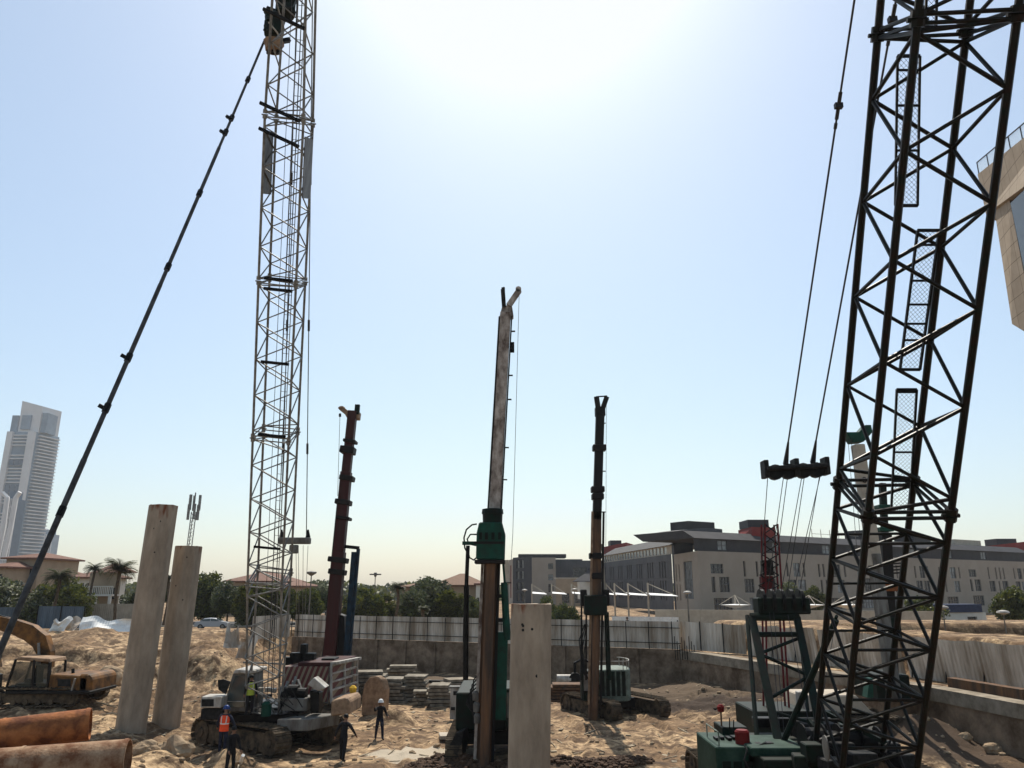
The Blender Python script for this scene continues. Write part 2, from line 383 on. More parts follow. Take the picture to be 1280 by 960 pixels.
def groundmat():
    m = bpy.data.materials.new('sandy_ground'); m.use_nodes = True; n = m.node_tree; L = n.links.new; b = n.nodes['Principled BSDF']
    b.inputs['Roughness'].default_value = .95; b.inputs['Specular IOR Level'].default_value = .15
    tc = n.nodes.new('ShaderNodeTexCoord')
    def nz(s, d=8, r=.6, mp=None, dist=0):
        t = n.nodes.new('ShaderNodeTexNoise'); t.inputs['Scale'].default_value = s; t.inputs['Detail'].default_value = d; t.inputs['Roughness'].default_value = r
        t.inputs['Distortion'].default_value = dist
        L(mp if mp else tc.outputs['Object'], t.inputs[0]); return t.outputs[0]
    def ramp(i, p0, c0, p1, c1):
        r = n.nodes.new('ShaderNodeValToRGB'); e = r.color_ramp.elements; e[0].position = p0; e[1].position = p1
        e[0].color = (*c0, 1); e[1].color = (*c1, 1); L(i, r.inputs[0]); return r.outputs[0]
    def mix(f, a, c, t='MIX'):
        x = n.nodes.new('ShaderNodeMixRGB'); x.blend_type = t
        if isinstance(f, float): x.inputs[0].default_value = f
        else: L(f, x.inputs[0])
        for k, q in ((1, a), (2, c)):
            if isinstance(q, tuple): x.inputs[k].default_value = (*q, 1)
            else: L(q, x.inputs[k])
        return x.outputs[0]
    col = ramp(nz(.22, 9, .62), .42, (.26, .165, .09), .56, (.60, .425, .25))
    col = mix(ramp(nz(1.3, 9, .65, dist=.8), .42, (1, 1, 1), .56, (0, 0, 0)), col, (.12, .076, .044))
    col = mix(.9, col, ramp(nz(5, 10, .75), .36, (.34, .30, .26), .58, (1, 1, 1)), 'MULTIPLY')
    col = mix(ramp(nz(.5, 10, .7, dist=1.5), .47, (0, 0, 0), .56, (1, 1, 1)), col, mix(.55, col, (.10, .06, .035)))
    # moist dark patches of real soil: elliptical masks in ground coordinates
    def blob(cx, cy, rx, ry, rot, edge=.45):
        mp = n.nodes.new('ShaderNodeMapping'); mp.vector_type = 'TEXTURE'
        mp.inputs['Location'].default_value = (cx, cy, 0); mp.inputs['Rotation'].default_value = (0, 0, R(rot)); mp.inputs['Scale'].default_value = (rx, ry, 1000)
        L(tc.outputs['Object'], mp.inputs[0])
        ln = n.nodes.new('ShaderNodeVectorMath'); ln.operation = 'LENGTH'; L(mp.outputs[0], ln.inputs[0])
        ad = n.nodes.new('ShaderNodeMath'); ad.operation = 'MULTIPLY_ADD'; ad.inputs[1].default_value = 1.1; L(nz(.9, 6, .6), ad.inputs[0]); L(ln.outputs['Value'], ad.inputs[2])
        mr = n.nodes.new('ShaderNodeMapRange'); mr.inputs[1].default_value = 1.32; mr.inputs[2].default_value = 1.32 + edge * .6; mr.inputs[3].default_value = 1; mr.inputs[4].default_value = 0
        L(ad.outputs[0], mr.inputs[0]); return mr.outputs[0]
    col = mix(blob(10.5, 50.5, 8.0, 3.6, -28), col, (.05, .034, .024))
    col = mix(blob(17.8, 37, 3.2, 5, 10), col, (.075, .05, .033))
    col = mix(blob(-1.6, 33.2, 3.0, 1.7, 0, .3), col, (.06, .037, .026))
    col = mix(blob(3.4, 33.6, 3.0, 1.3, 0, .3), col, (.07, .045, .03))
    col = mix(blob(0, 60, 22, 5, -25, .5), col, (.10, .07, .045))
    col = mix(blob(-3.5, 36.5, 3.3, 1.5, 10, .2), col, (.40, .34, .26))
    # asphalt, gardens outside: by height and distance
    L(col, b.inputs['Base Color'])
    bp = n.nodes.new('ShaderNodeBump'); bp.inputs['Strength'].default_value = .75; bp.inputs['Distance'].default_value = .10
    L(nz(3.0, 12, .72), bp.inputs['Height'])
    bp2 = n.nodes.new('ShaderNodeBump'); bp2.inputs['Strength'].default_value = .5; bp2.inputs['Distance'].default_value = .05
    L(nz(14, 8, .7), bp2.inputs['Height']); L(bp.outputs[0], bp2.inputs['Normal'])
    L(bp2.outputs[0], b.inputs['Normal'])
    return m
M['sand'] = groundmat()
gm.build('ground', M['sand'], kind='structure')
for o in COL.objects:
    if o.name == 'ground': o.data.polygons.foreach_set('use_smooth', [True] * len(o.data.polygons))
# road strip beyond the back fence
M['asph'] = mat('asphalt', (.07, .07, .068), .9, 0, .1, 2, .2, 40)
mb = MB(); mb.box((0, 101, 2.56), (400, 12, .08)); mb.build('road', M['asph'], kind='structure')
mb = MB(); mb.box((0, 94.6, 2.58), (400, .3, .16)); mb.build('kerb', M['concl'], kind='structure')
# rough sand clods scattered: uncountable
def rock_mesh(mb, c, r, seed, flat=.7, sub=2):
    bm = bmesh.new(); bmesh.ops.create_icosphere(bm, subdivisions=sub, radius=1)
    vs = [V(v.co) for v in bm.verts]; fs = [tuple(v.index for v in f.verts) for f in bm.faces]; bm.free()
    o = V((seed * 7.3, seed * 1.7, seed))
    vs2 = []
    for p in vs:
        k = 1 + .45 * noise.noise(p * 1.3 + o) + .2 * noise.noise(p * 3 + o)
        # facets
        for t in range(4):
            d = V((math.sin(seed * 3 + t * 2.1), math.cos(seed * 5 + t * 1.3), math.sin(seed + t * 4.1))).normalized()
            q = p.dot(d) * k
            if q > .62: k *= .62 / q * .6 + .4
        vs2.append(V(c) + V((p.x * k * r, p.y * k * r * .85, p.z * k * r * flat)))
    mb.add(vs2, fs)
rnd = random.Random(3)
mb = MB()
for i in range(2600):
    z = rnd.random()
    if z < .55: x = rnd.uniform(-30, -9); y = rnd.uniform(28, 56)
    elif z < .75: x = rnd.uniform(12, 21); y = rnd.uniform(30, 50)
    else: x = rnd.uniform(-9, 14); y = rnd.uniform(32, 58)
    if x > x_right(y) - .4: continue
    r = .03 + .15 * rnd.random() ** 4
    rock_mesh(mb, (x, y, H(x, y) + r * .15), r, i, sub=1)
mb.build('rubble', M['rock'], kind='stuff')
mb = MB()
for i in range(1600):
    a = rnd.random()
    cx, cy, rx, ry = ((-1.9, 33.4, 2.6, 1.2), (3.4, 33.7, 2.4, 1.0))[a > .6]
    t = rnd.random() * 6.28; q = rnd.random() ** .5
    x = cx + rx * q * math.cos(t); y = cy + ry * q * math.sin(t); r = .05 + .1 * rnd.random() ** 2
    rock_mesh(mb, (x, y, H(x, y) + r * .3), r, i, sub=1)
mb.build('excavated_mud', M['dmud'], kind='stuff')

mb = MB()
for i in range(420):
    z = rnd.random()
    x, y = (rnd.uniform(-28, -10), rnd.uniform(29, 52)) if z < .5 else (rnd.uniform(-9, 14), rnd.uniform(33, 57))
    q = V((x, y, H(x, y) + .03)); a = rnd.random() * 3.14; l = rnd.uniform(.1, .45) * (1.8 if i % 17 == 0 else 1)
    dx = V((math.cos(a), math.sin(a), rnd.uniform(-.1, .25))) * l
    if i % 3: mb.bar(q - dx, q + dx, rnd.uniform(.02, .07), rnd.uniform(.02, .05))
    else: mb.box(q, (l * .8, l * .5, .03), rot=Matrix.Rotation(a, 3, 'Z') @ Matrix.Rotation(rnd.uniform(-.4, .4), 3, 'X'))
mb.build('debris', M['wood'], kind='stuff')
# boulders: countable
BL = [(213, 893, 36.5, .55, 'large grey boulder lying against the foot of the second concrete pile'),
      (232, 903, 34.5, .30, 'pale jagged rock on the mound just right of the piles'),
      (186, 925, 31.5, .5, 'broken pale rock below the foot of the leftmost tall pile'),
      (222, 925, 31.5, .55, 'big split rock with a sunlit top in the rubble left of the red vest worker'),
      (178, 935, 31.0, .3, 'small rock beside the end of the concrete pipe'),
      (140, 838, 50.5, 1.0, 'broad earth block half buried in the bank behind the leftmost pile'),
      (1236, 905, 34.5, .38, 'upright concrete lump at the foot of the capped wall on the right'),
      (1205, 903, 35.5, .26, 'low brown rock on the slope beside the lattice boom on the right')]
for i, (px, py, D, r, lab) in enumerate(BL):
    p = P(px, py, D); z = H(p.x, p.y)
    mb = MB(); rock_mesh(mb, (p.x, p.y, z + r * .35), r, i + 40, flat=.8, sub=3)
    mb.build('boulder', M['rock'], org=(p.x, p.y, z), label=lab, cat='rock', group='boulders in the pit')

# ------------------------------------------------------------------ pit walls and fences
def corr(mb, a, b, h0, h1, pitch=.25, depth=.04, zb=None, lean=0, top=None):
    a = V(a); b = V(b); L = (b - a).length; d = (b - a) / L; n = V((-d.y, d.x, 0)).normalized()
    k = int(L / pitch); pts = []
    for i in range(k):
        for fr, off in ((0, 0), (.35, 0), (.5, 1), (.85, 1)):
            s_ = (i + fr) * pitch; pts.append((s_, off * depth))
    pts.append((k * pitch, 0)); vs = []; fs = []
    for s_, o in pts:
        p = a + d * s_ + n * o
        tj = .03 * noise.noise(V((p.x * .6, p.y * .6, 1))) if top is None else top(s_ / L)
        vs.append(V((p.x, p.y, p.z + h0))); vs.append(V((p.x + n.x * lean, p.y + n.y * lean, p.z + h1 + tj)))
    for i in range(len(pts) - 1): fs.append((2 * i, 2 * i + 2, 2 * i + 3, 2 * i + 1))
    m = len(vs); vs += [v + n * .02 for v in vs]
    fs += [(f[3] + m, f[2] + m, f[1] + m, f[0] + m) for f in fs]
    mb.add(vs, fs)

bwA = V((-20.9, 76, 0)); bwB = V((12.6, 60, 0))
rt = thing('retaining_wall', bwA, 'long earth-stained concrete pit wall under the white hoarding at the back', 'retaining wall')
d = (bwB - bwA).normalized(); nrm = V((d.y, -d.x, 0)); L_ = (bwB - bwA).length
mb = MB()
mb.prism([bwA - V((0, 0, .5)) , bwB - V((0, 0, .5)), bwB + V((0, 0, 2.5)), bwA + V((0, 0, 2.5))], -nrm * 1.15)
mb.build('wall_face', M['concd'], rt)
k = 0; s_ = .8
while s_ < L_ - .5:
    mb = MB(); p = bwA + d * s_
    mb.box(p + nrm * .09 + V((0, 0, 1.2)), (.22, .18, 2.5), math.atan2(d.y, d.x)); mb.build('pier', M['concd'], rt); s_ += 3.0
fn = thing('hoarding_fence', bwA + V((0, 0, 2.5)), 'long white corrugated hoarding with dark posts on top of the back pit wall', 'fence')
mb = MB(); corr(mb, bwA + V((0, 0, 2.5)) - nrm * .3, bwB + V((0, 0, 2.5)) - nrm * .3, .02, 2.0); mb.build('corrugated_panel', M['sheet'], fn)
mb = MB()
for z in (2.95, 4.05): mb.bar(bwA + V((0, 0, z)) - nrm * .2, bwB + V((0, 0, z)) - nrm * .2, .05, .05)
mb.build('rail', M['steel_d'], fn)
s_ = .5
while s_ < L_:
    mb = MB(); p = bwA + d * s_ - nrm * .12
    mb.bar(p + V((0, 0, 2.5)), p + V((0, 0, 4.5 + .06 * math.sin(s_ * 3))), .06, .06); mb.build('post', M['steel_d'], fn); s_ += 1.8
# right side wall with cap
RW = [V((12.6, 60, 0)), V((13.4, 58, 0)), V((19.8, 38.7, 0)), V((20.7, 33, 0)), V((22.3, 22, 0)), V((23.5, 5, 0))]
rw = thing('capped_pit_wall', RW[2], 'brown pit wall with a pale concrete capping beam along the right side', 'retaining wall')
mb = MB(); mc = MB()
for a, b in zip(RW[:-1], RW[1:]):
    dd = (b - a).normalized(); n2 = V((-dd.y, dd.x, 0)); n2 = n2 if n2.x > 0 else -n2
    a2, b2 = a, b + dd * .02
    mb.prism([a2 - V((0, 0, .5)), b2 - V((0, 0, .5)), b2 + V((0, 0, 1.86)), a2 + V((0, 0, 1.86))], n2 * .7)
    mc.prism([a2 - n2 * .1 + V((0, 0, 1.863)), b2 - n2 * .1 + V((0, 0, 1.863)), b2 - n2 * .1 + V((0, 0, 2.45)), a2 - n2 * .1 + V((0, 0, 2.45))], n2 * .95)
mb.build('wall_face', M['concd'], rw); mc.build('capping_beam', M['conc'], rw)
# hoarding behind it (leaning, dirty)
def off_right(y, o): return V((x_right(y) + o, y, 2.35))
segs = [(57.5, 50.5), (50.3, 44), (43.8, 31), (30.8, 20)]
hl = ['dirty white hoarding standing behind the far end of the capped wall', 'grey corrugated hoarding behind the green crane gantry, above the capped wall',
      'tall stained corrugated hoarding with rusty rails at the right edge of the pit', 'stained corrugated hoarding nearest the camera on the right side']
for (y0, y1), lb in zip(segs, hl):
    a, b = off_right(y0, 3.4), off_right(y1, 3.4)
    t = thing('hoarding_fence', a, lb, 'fence', 'hoardings along the right side')
    mb = MB(); corr(mb, b, a, .0, 2.1, .26, .045, lean=.25, top=lambda q: .12 * noise.noise(V((q * 9, y0, 0)))); mb.build('corrugated_panel', M['sheet'], t)
    dd = (b - a).normalized(); n2 = V((dd.y, -dd.x, 0)); n2 = n2 if n2.x < 0 else -n2
    mb = MB()
    for z in (.75, 1.35): mb.bar(a + n2 * .12 + V((.12 * z, 0, z)), b + n2 * .12 + V((.12 * z, 0, z)), .05, .06)
    mb.build('rail', M['rustd'], t)
    LL = (b - a).length; s_ = .4
    while s_ < LL:
        p = a + dd * s_ + n2 * .17; mb = MB(); mb.bar(p, p + V((.25, 0, 2.0)), .05, .05); mb.build('post', M['steel_d'], t); s_ += 2.4
t = thing('hoarding_fence', bwB + V((0, .6, 2.5)), 'short white hoarding turning the corner right of the back wall', 'fence', 'hoardings along the right side')
a_, b_ = bwB + V((.1, .9, 2.5)), off_right(57.7, 3.5)
mb = MB(); corr(mb, a_, b_, .0, 2.0, .26, .045); mb.build('corrugated_panel', M['sheet'], t)
for f in (0, .33, .66, 1): p = a_.lerp(b_, f) + V((-.05, -.12, 0)); mb = MB(); mb.bar(p, p + V((0, 0, 2.1)), .07, .07); mb.build('post', M['steel_d'], t)
# dark gap boards + white sack roll on the cap
mb = MB(); p = off_right(36.5, 1.2)
mb.box(p + V((0, 0, .25)), (.5, 4.5, .5), .15); mb.build('plank_stack', M['rustd'], org=p, label='dark rusty boards stacked behind the capping beam below the tall hoarding', cat='boards')
p = off_right(32.6, .9)
mb = MB(); mb.path([p + V((0, 1.2 - i * .5, .18 + .06 * math.sin(i * 2.1))) for i in range(7)], [.1, .22, .17, .24, .18, .22, .1], 10)
mb.build('plastic_roll', M['sheetw'], smooth=True, org=p, label='crumpled white plastic sheet lying on the capping beam at the right edge', cat='plastic sheet')

# concrete wall beyond, right
a, b = P(820, 783, 84), P(1180, 792, 78)
t = thing('boundary_wall', a, 'long pale concrete boundary wall in front of the cream building', 'wall')
mb = MB(); za = 1.1
for q in range(12):
    c0 = a.lerp(b, q / 12); c1 = a.lerp(b, (q + 1) / 12); c0.z = c1.z = za
    dd = (c1 - c0).normalized(); mb.prism([c0, c1 - dd * .02, c1 - dd * .02 + V((0, 0, 3.65)), c0 + V((0, 0, 3.65))], V((0, .25, 0)))
mb.build('wall_panel', M['concl'], t)
# low blue-grey site sheet left of it
a, b = P(765, 778, 80), P(850, 782, 78)
mb = MB(); a.z = b.z = 2.5; corr(mb, a, b, 0, 1.7, .3); mb.build('site_hoarding', M['sheetw'], org=a, label='low pale sheet hoarding in front of the carport', cat='fence')
# left side fences
def simple_fence(px0, px1, D0, D1, zb, h, m, lab, nm='site_fence', lean=0, top=None, post=True):
    a = P(px0, 770, D0); b = P(px1, 770, D1); a.z = b.z = zb
    t = thing(nm, a, lab, 'fence', 'fences at the back left')
    mb = MB(); corr(mb, a, b, 0, h, .28, .04, lean=lean, top=top); mb.build('corrugated_panel', m, t)
    if post:
        LL = (b - a).length; n = max(2, int(LL / 3))
        for i in range(n + 1):
            p = a.lerp(b, i / n) - V((0, .1, 0)); mb = MB(); mb.bar(p, p + V((0, 0, h + .05)), .07, .07); mb.build('post', M['steel_d'], t)
    return t
simple_fence(-40, 24, 84, 84, 2.6, 2.4, M['sheetb'], 'dark blue grey sheet fence at the far left edge behind the excavator boom')
simple_fence(47, 106, 84, 82, 2.6, 2.5, M['sheetb'], 'dark blue grey sheet fence below the leafy trees and left of the crumpled white sheets')
simple_fence(104, 175, 98, 96, 2.6, 2.5, M['concl'], 'plain pale fence behind the crumpled white sheets', post=False)
def crumple(px0, px1, py0, py1, D, lab, seed, m_='sheetw'):
    a, b = P(px0, py1, D), P(px1, py1, D); h = (P(px0, py0, D).z - a.z); a.z = b.z = H(a.x, a.y) + .1
    mb = MB(); vs = []; fs = []; n = 60; m = 6
    for i in range(n + 1):
        for j in range(m + 1):
            u, v = i / n, j / m
            p = a.lerp(b, u); hh = h * (.75 + .35 * noise.noise(V((u * 3, seed, 0))))
            bend = .35 * math.sin(v * 2.4 + u * 3 + seed) + .25 * noise.noise(V((u * 4, v * 3, seed)))
            vs.append(V((p.x + .3 * v * math.sin(seed), p.y + bend + (.035 if i % 3 == 0 else 0) + v * .5, p.z + hh * v * (1 - .12 * math.sin(u * 5 + seed)))))
    for i in range(n):
        for j in range(m): fs.append((i * (m + 1) + j, (i + 1) * (m + 1) + j, (i + 1) * (m + 1) + j + 1, i * (m + 1) + j + 1))
    k = len(vs); vs += [v + V((0, .02, 0)) for v in vs]; fs += [tuple(q + k for q in f[::-1]) for f in fs]
    mb.add(vs, fs); mb.build('crumpled_sheet', M[m_], org=a, label=lab, cat='metal sheet', group='crumpled hoarding sheets')
crumple(58, 82, 768, 787, 72, 'small bent white corrugated sheet left of the wide crumpled one', 1)
crumple(80, 95, 764, 782, 73, 'narrow grey shaded corrugated sheet leaning beside the dark fence', 2.4, 'sheet')
crumple(101, 163, 761, 783, 71, 'wide crumpled white corrugated sheet on the sand bank left of the tall piles', 4)
crumple(282, 300, 762, 793, 60, 'leaning pale corrugated sheet just right of the parked silver car', 5.2, 'sheet')
crumple(294, 318, 765, 800, 58, 'buckled corrugated sheet on the heap left of the grey lattice boom', 7, 'sheet')
simple_fence(316, 366, 72, 76, 2.5, 2.0, M['sheet'], 'white corrugated hoarding seen through the foot of the grey lattice boom', 'hoarding_fence')

# ------------------------------------------------------------------ trees
def crown_mesh(seed, rx, rz, nclump, nleaf, leaf, name='crown'):
    r_ = random.Random(seed); vs = []; fs = []
    cl = []
    for i in range(nclump):
        while True:
            p = V((r_.uniform(-1, 1), r_.uniform(-1, 1), r_.uniform(-1, 1)))
            if .25 < p.length < 1: break
        p = V((p.x * rx, p.y * rx, p.z * rz))
        cl.append((p, r_.uniform(.28, .5) * rx))
    for c, cr_ in cl:
        for k in range(nleaf):
            d_ = V((r_.gauss(0, 1), r_.gauss(0, 1), r_.gauss(0, 1))).normalized() * cr_ * r_.uniform(.45, 1.05)
            p = c + V((d_.x, d_.y, d_.z * .75))
            a = V((r_.gauss(0, 1), r_.gauss(0, 1), r_.gauss(0, .6))).normalized(); b = a.orthogonal().normalized()
            s_ = leaf * r_.uniform(.6, 1.3); n = len(vs)
            vs += [p - a * s_, p + b * s_ * .45, p + a * s_, p - b * s_ * .45]; fs.append((n, n + 1, n + 2, n + 3))
    me = bpy.data.meshes.new(name); me.from_pydata([tuple(v) for v in vs], [], fs); return me, cl
TREEV = []
for sd_ in range(5):
    rx, rz = 1.0, (.8, .95, .7, 1.1, .6)[sd_]
    me, cl = crown_mesh(sd_ + 11, rx, rz, 52, 150, .10)
    tb = MB(); 
    tb.path([(0, 0, -rz - .9), (.03, 0, -rz - .2), (0, .03, -rz * .3)], [.09, .07, .045], 7)
    for c, r_ in cl[:9]: tb.path([(0, 0, -rz * .9), c * .5 + V((0, 0, -.15)), c], [.045, .025, .008], 5)
    tm = bpy.data.meshes.new('trunk'); tm.from_pydata(tb.v, [], tb.f); tm.materials.append(M['bark'])
    TREEV.append((me, tm, rz))
LEAFM = {}
def tree(px, py_top, D, halfw_px, lab, kind='leaf', v=0, zb=2.5, group='trees behind the hoardings', nm='leafy_tree'):
    top = P(px, py_top, D); wd = P(px + halfw_px, py_top, D).x - top.x
    me, tm, rz = TREEV[v % 5]
    H_ = top.z - zb
    key = (v % 5, kind)
    if key not in LEAFM:
        c = me.copy(); c.materials.clear(); c.materials.append(M[kind]); LEAFM[key] = c
    t = thing(nm, (top.x, top.y, zb), lab, 'tree', group)
    sc = wd; sz = min(H_ * .5 / rz, wd * 1.3)
    cz = H_ - rz * sz * 1.15
    for m_, n_ in ((LEAFM[key], 'crown'), (tm, 'trunk')):
        o = bpy.data.objects.new(n_, m_); COL.objects.link(o); o.parent = t
        o.location = (0, 0, cz); o.scale = (sc, sc, sz)
        if n_ == 'trunk': 
            k = (cz + .2) / ((rz + .9) * sz); o.scale = (sc * .8, sc * .8, sz * k)
        o.rotation_euler = (0, 0, v * 1.3 + px)
    return t
TR = [(8, 722, 97, 30, 'dark leafy tree at the far left edge in front of the sand villa', 'leaf', 0),
      (50, 738, 94, 18, 'dark bushy tree under the slanting stay, left of the fence gap', 'leaf', 1),
      (78, 722, 96, 26, 'tall dark tree between the slanting stay and the white villa', 'leaf', 2),
      (96, 730, 92, 20, 'yellowish green bushy tree above the dark blue fence', 'leaf2', 3),
      (172, 738, 100, 17, 'dark tree partly hidden behind the leftmost tall pile', 'leaf', 4),
      (203, 722, 100, 14, 'dark tree seen in the gap between the two tall piles', 'leaf', 0),
      (262, 716, 104, 22, 'large dark tree behind the parked silver car', 'leaf', 1),
      (288, 728, 100, 18, 'dark tree left of the grey lattice boom', 'leaf', 2),
      (315, 728, 96, 18, 'dark tree seen through the left side of the grey lattice boom', 'leaf', 3),
      (346, 732, 98, 22, 'dark tree seen through the right side of the grey lattice boom', 'leaf', 4),
      (382, 736, 102, 18, 'loose green tree behind the street lamp by the maroon mast', 'leaf2', 0),
      (402, 731, 106, 13, 'light green small tree just left of the maroon mast', 'leaf2', 1),
      (455, 737, 96, 22, 'round dark tree just right of the blue mast', 'leaf', 2),
      (478, 742, 100, 18, 'low dark tree below the thin light pole', 'leaf', 3),
      (517, 738, 94, 20, 'mid green bushy tree left of the brown roofed villa', 'leaf2', 4),
      (541, 722, 97, 24, 'tall uneven tree in front of the brown roofed villa', 'leaf', 0),
      (562, 738, 95, 20, 'dark tree below the ridge of the brown roofed villa', 'leaf', 1),
      (594, 748, 94, 15, 'low dark tree just left of the tall central drill mast', 'leaf', 2),
      (1150, 745, 95, 22, 'green tree seen through the right lattice boom', 'leaf2', 3),
      (1268, 738, 92, 24, 'dark tree at the right edge in front of the cream building', 'leaf2', 4),
      (985, 728, 112, 16, 'dark tree behind the green gantry of the right crane', 'leaf', 1),
      (1012, 734, 112, 14, 'low dark tree between the crane gantry and the right lattice boom', 'leaf', 2)]
for a in TR: tree(*a, zb=1.0 if a[0] > 980 else 2.5)
def shrub(px, py, D, hw, lab, kind='leaf2', v=0):
    top = P(px, py, D); wd = P(px + hw, py, D).x - top.x; me, tm, rz = TREEV[v]
    t = thing('shrub', (top.x, top.y, 2.5), lab, 'shrub', 'shrubs'); key = (v, kind)
    if key not in LEAFM: c = me.copy(); c.materials.clear(); c.materials.append(M[kind]); LEAFM[key] = c
    hz = (top.z - 2.3) / 2
    for m_, n_ in ((LEAFM[key], 'foliage'), (tm, 'stem')):
        o = bpy.data.objects.new(n_, m_); COL.objects.link(o); o.parent = t; o.location = (0, 0, hz); o.scale = (wd, wd, hz / rz) if n_ == 'foliage' else (wd * .5, wd * .5, hz / (rz + .9))
shrub(708, 762, 66, 15, 'bright green shrub above the hoarding just right of the nearest pile', v=0)
shrub(684, 752, 72, 12, 'small green bush above the top of the nearest pile', v=1)
def frond(mb, az, el, L, r_):
    n = 9; pts = []; d_ = V((math.cos(az), math.sin(az), 0))
    p = V((0, 0, 0)); e = el
    for i in range(n):
        pts.append(p.copy()); p = p + (d_ * math.cos(e) + V((0, 0, math.sin(e)))) * L / n; e -= (.75 + .8 * r_.random()) / n * 1.4
    side = V((-d_.y, d_.x, 0))
    for i in range(1, n):
        for k in range(3):
            q = pts[i - 1].lerp(pts[i], k / 3)
            ln = L * .36 * math.sin(PI * min(.97, (i + k / 3) / n * .85 + .12)) + .05
            for sg in (-1, 1):
                tdir = (side * sg + d_ * .8 + V((0, 0, -.3 + .5 * r_.random()))).normalized()
                wv = d_ * .07 * L / 2.5
                nn = len(mb.v); mb.v += [tuple(q - wv), tuple(q + wv), tuple(q + tdir * ln)]; mb.f.append((nn, nn + 1, nn + 2)); mb.mi.append(0)
    mb.path(pts, [.03 * (1 - i / n) + .006 for i in range(n)], 4)
def palm(px, py_c, D, Lpx, lab, seed, zb=2.5):
    c = P(px, py_c, D); L = P(px + Lpx, py_c, D).x - c.x; r_ = random.Random(seed)
    t = thing('palm_tree', (c.x, c.y, zb), lab, 'palm tree', 'palm trees')
    mb = MB()
    for i in range(56):
        frond(mb, i * 2.4 + r_.random() * .4, r_.uniform(-.35, 1.4), L * r_.uniform(.85, 1.1), r_)
    mb.v = [(p[0] + c.x, p[1] + c.y, p[2] + c.z) for p in mb.v]
    mb.build('crown', M['palm'], t)
    mb = MB(); n = 14; hh = c.z - zb
    mb.path([(c.x + .12 * math.sin(i * .4 + seed), c.y, zb + hh * i / n) for i in range(n + 1)], [.15 + (.03 if i % 2 else 0) + (.1 if i == n else 0) for i in range(n + 1)], 8)
    mb.build('trunk', M['bark'], t)
palm(150, 713, 84, 27, 'tall dark palm beside the white balcony villa', 1)
palm(118, 711, 110, 15, 'small distant palm above the red roof of the white villa', 2)
palm(74, 722, 88, 25, 'drooping palm right behind the slanting stay', 3)
palm(497, 734, 88, 14, 'slim palm rising behind the hoarding left of the brown roofed villa', 4)
palm(212, 722, 95, 10, 'palm half hidden behind the leftmost tall pile', 5)
palm(530, 762, 80, 9, 'low palm with pale fronds just above the back hoarding', 6)
# distant tree line beyond everything (one mass)
mb = MB(); r_ = random.Random(9)
for i in range(16000):
    x = r_.uniform(-260, 60); y = 300 + r_.uniform(-25, 25); z = 2.5 + r_.random() ** 1.3 * 6 * (1 + .5 * noise.noise(V((x * .05, 0, 0))))
    a = V((r_.gauss(0, 1), r_.gauss(0, 1), r_.gauss(0, 1))).normalized() * .9; b = a.orthogonal().normalized() * .7; p = V((x, y, z))
    mb.add([p - a, p + b, p + a, p - b], [(0, 1, 2, 3)])
mb.build('distant_wood', M['leaf'], kind='stuff')

# ------------------------------------------------------------------ facade builder
def facade(par, A, B, z0, z1, wins, wm, depth=.3, thick=.4, glass=None, nm='wall', frame=True):
    """wall from A to B (seen side to the right of A->B turned clockwise = toward camera), wins = (u0,u1,v0,v1)"""
    A = V((A[0], A[1], 0)); B = V((B[0], B[1], 0)); L = (B - A).length; d = (B - A) / L; n = V((d.y, -d.x, 0))
    us = sorted(set([0, L] + [q for w_ in wins for q in w_[:2]])); vs_ = sorted(set([z0, z1] + [q for w_ in wins for q in w_[2:4]]))
    mb = MB()
    def pt(u, v, o=0): return A + d * u - n * o + V((0, 0, v))
    def hole(u, v):
        return any(w_[0] - 1e-6 < u < w_[1] + 1e-6 and w_[2] - 1e-6 < v < w_[3] + 1e-6 for w_ in wins)
    for i in range(len(us) - 1):
        for j in range(len(vs_) - 1):
            if not hole((us[i] + us[i + 1]) / 2, (vs_[j] + vs_[j + 1]) / 2):
                mb.quad(pt(us[i], vs_[j]), pt(us[i + 1], vs_[j]), pt(us[i + 1], vs_[j + 1]), pt(us[i], vs_[j + 1]))
    for w_ in wins:
        u0, u1, v0, v1 = w_[:4]
        c = [(u0, v0), (u1, v0), (u1, v1), (u0, v1)]
        for k in range(4): mb.quad(pt(*c[k]), pt(*c[(k + 1) % 4]), pt(*c[(k + 1) % 4], depth), pt(*c[k], depth))
    mb.build(nm, wm, par)
    for w_ in wins:
        u0, u1, v0, v1 = w_[:4]; g = w_[4] if len(w_) > 4 else (glass or M['win'])
        mb = MB(); mb.prism([pt(u0, v0, depth - .02), pt(u1, v0, depth - .02), pt(u1, v1, depth - .02), pt(u0, v1, depth - .02)], -n * .1)
        f = mb.build('window', g, par)
        if frame and u1 - u0 > 1.2:
            mb = MB(); o = depth - .06
            k = max(1, int(round((u1 - u0) / 1.0)))
            for q in range(k + 1): mb.bar(pt(u0 + (u1 - u0) * q / k, v0, o), pt(u0 + (u1 - u0) * q / k, v1, o), .1, .1)
            for v in (v0, (v0 + v1) * .5, v1): mb.bar(pt(u0, v, o), pt(u1, v, o), .08, .1)
            mb.build('frame', M['winf'], f)
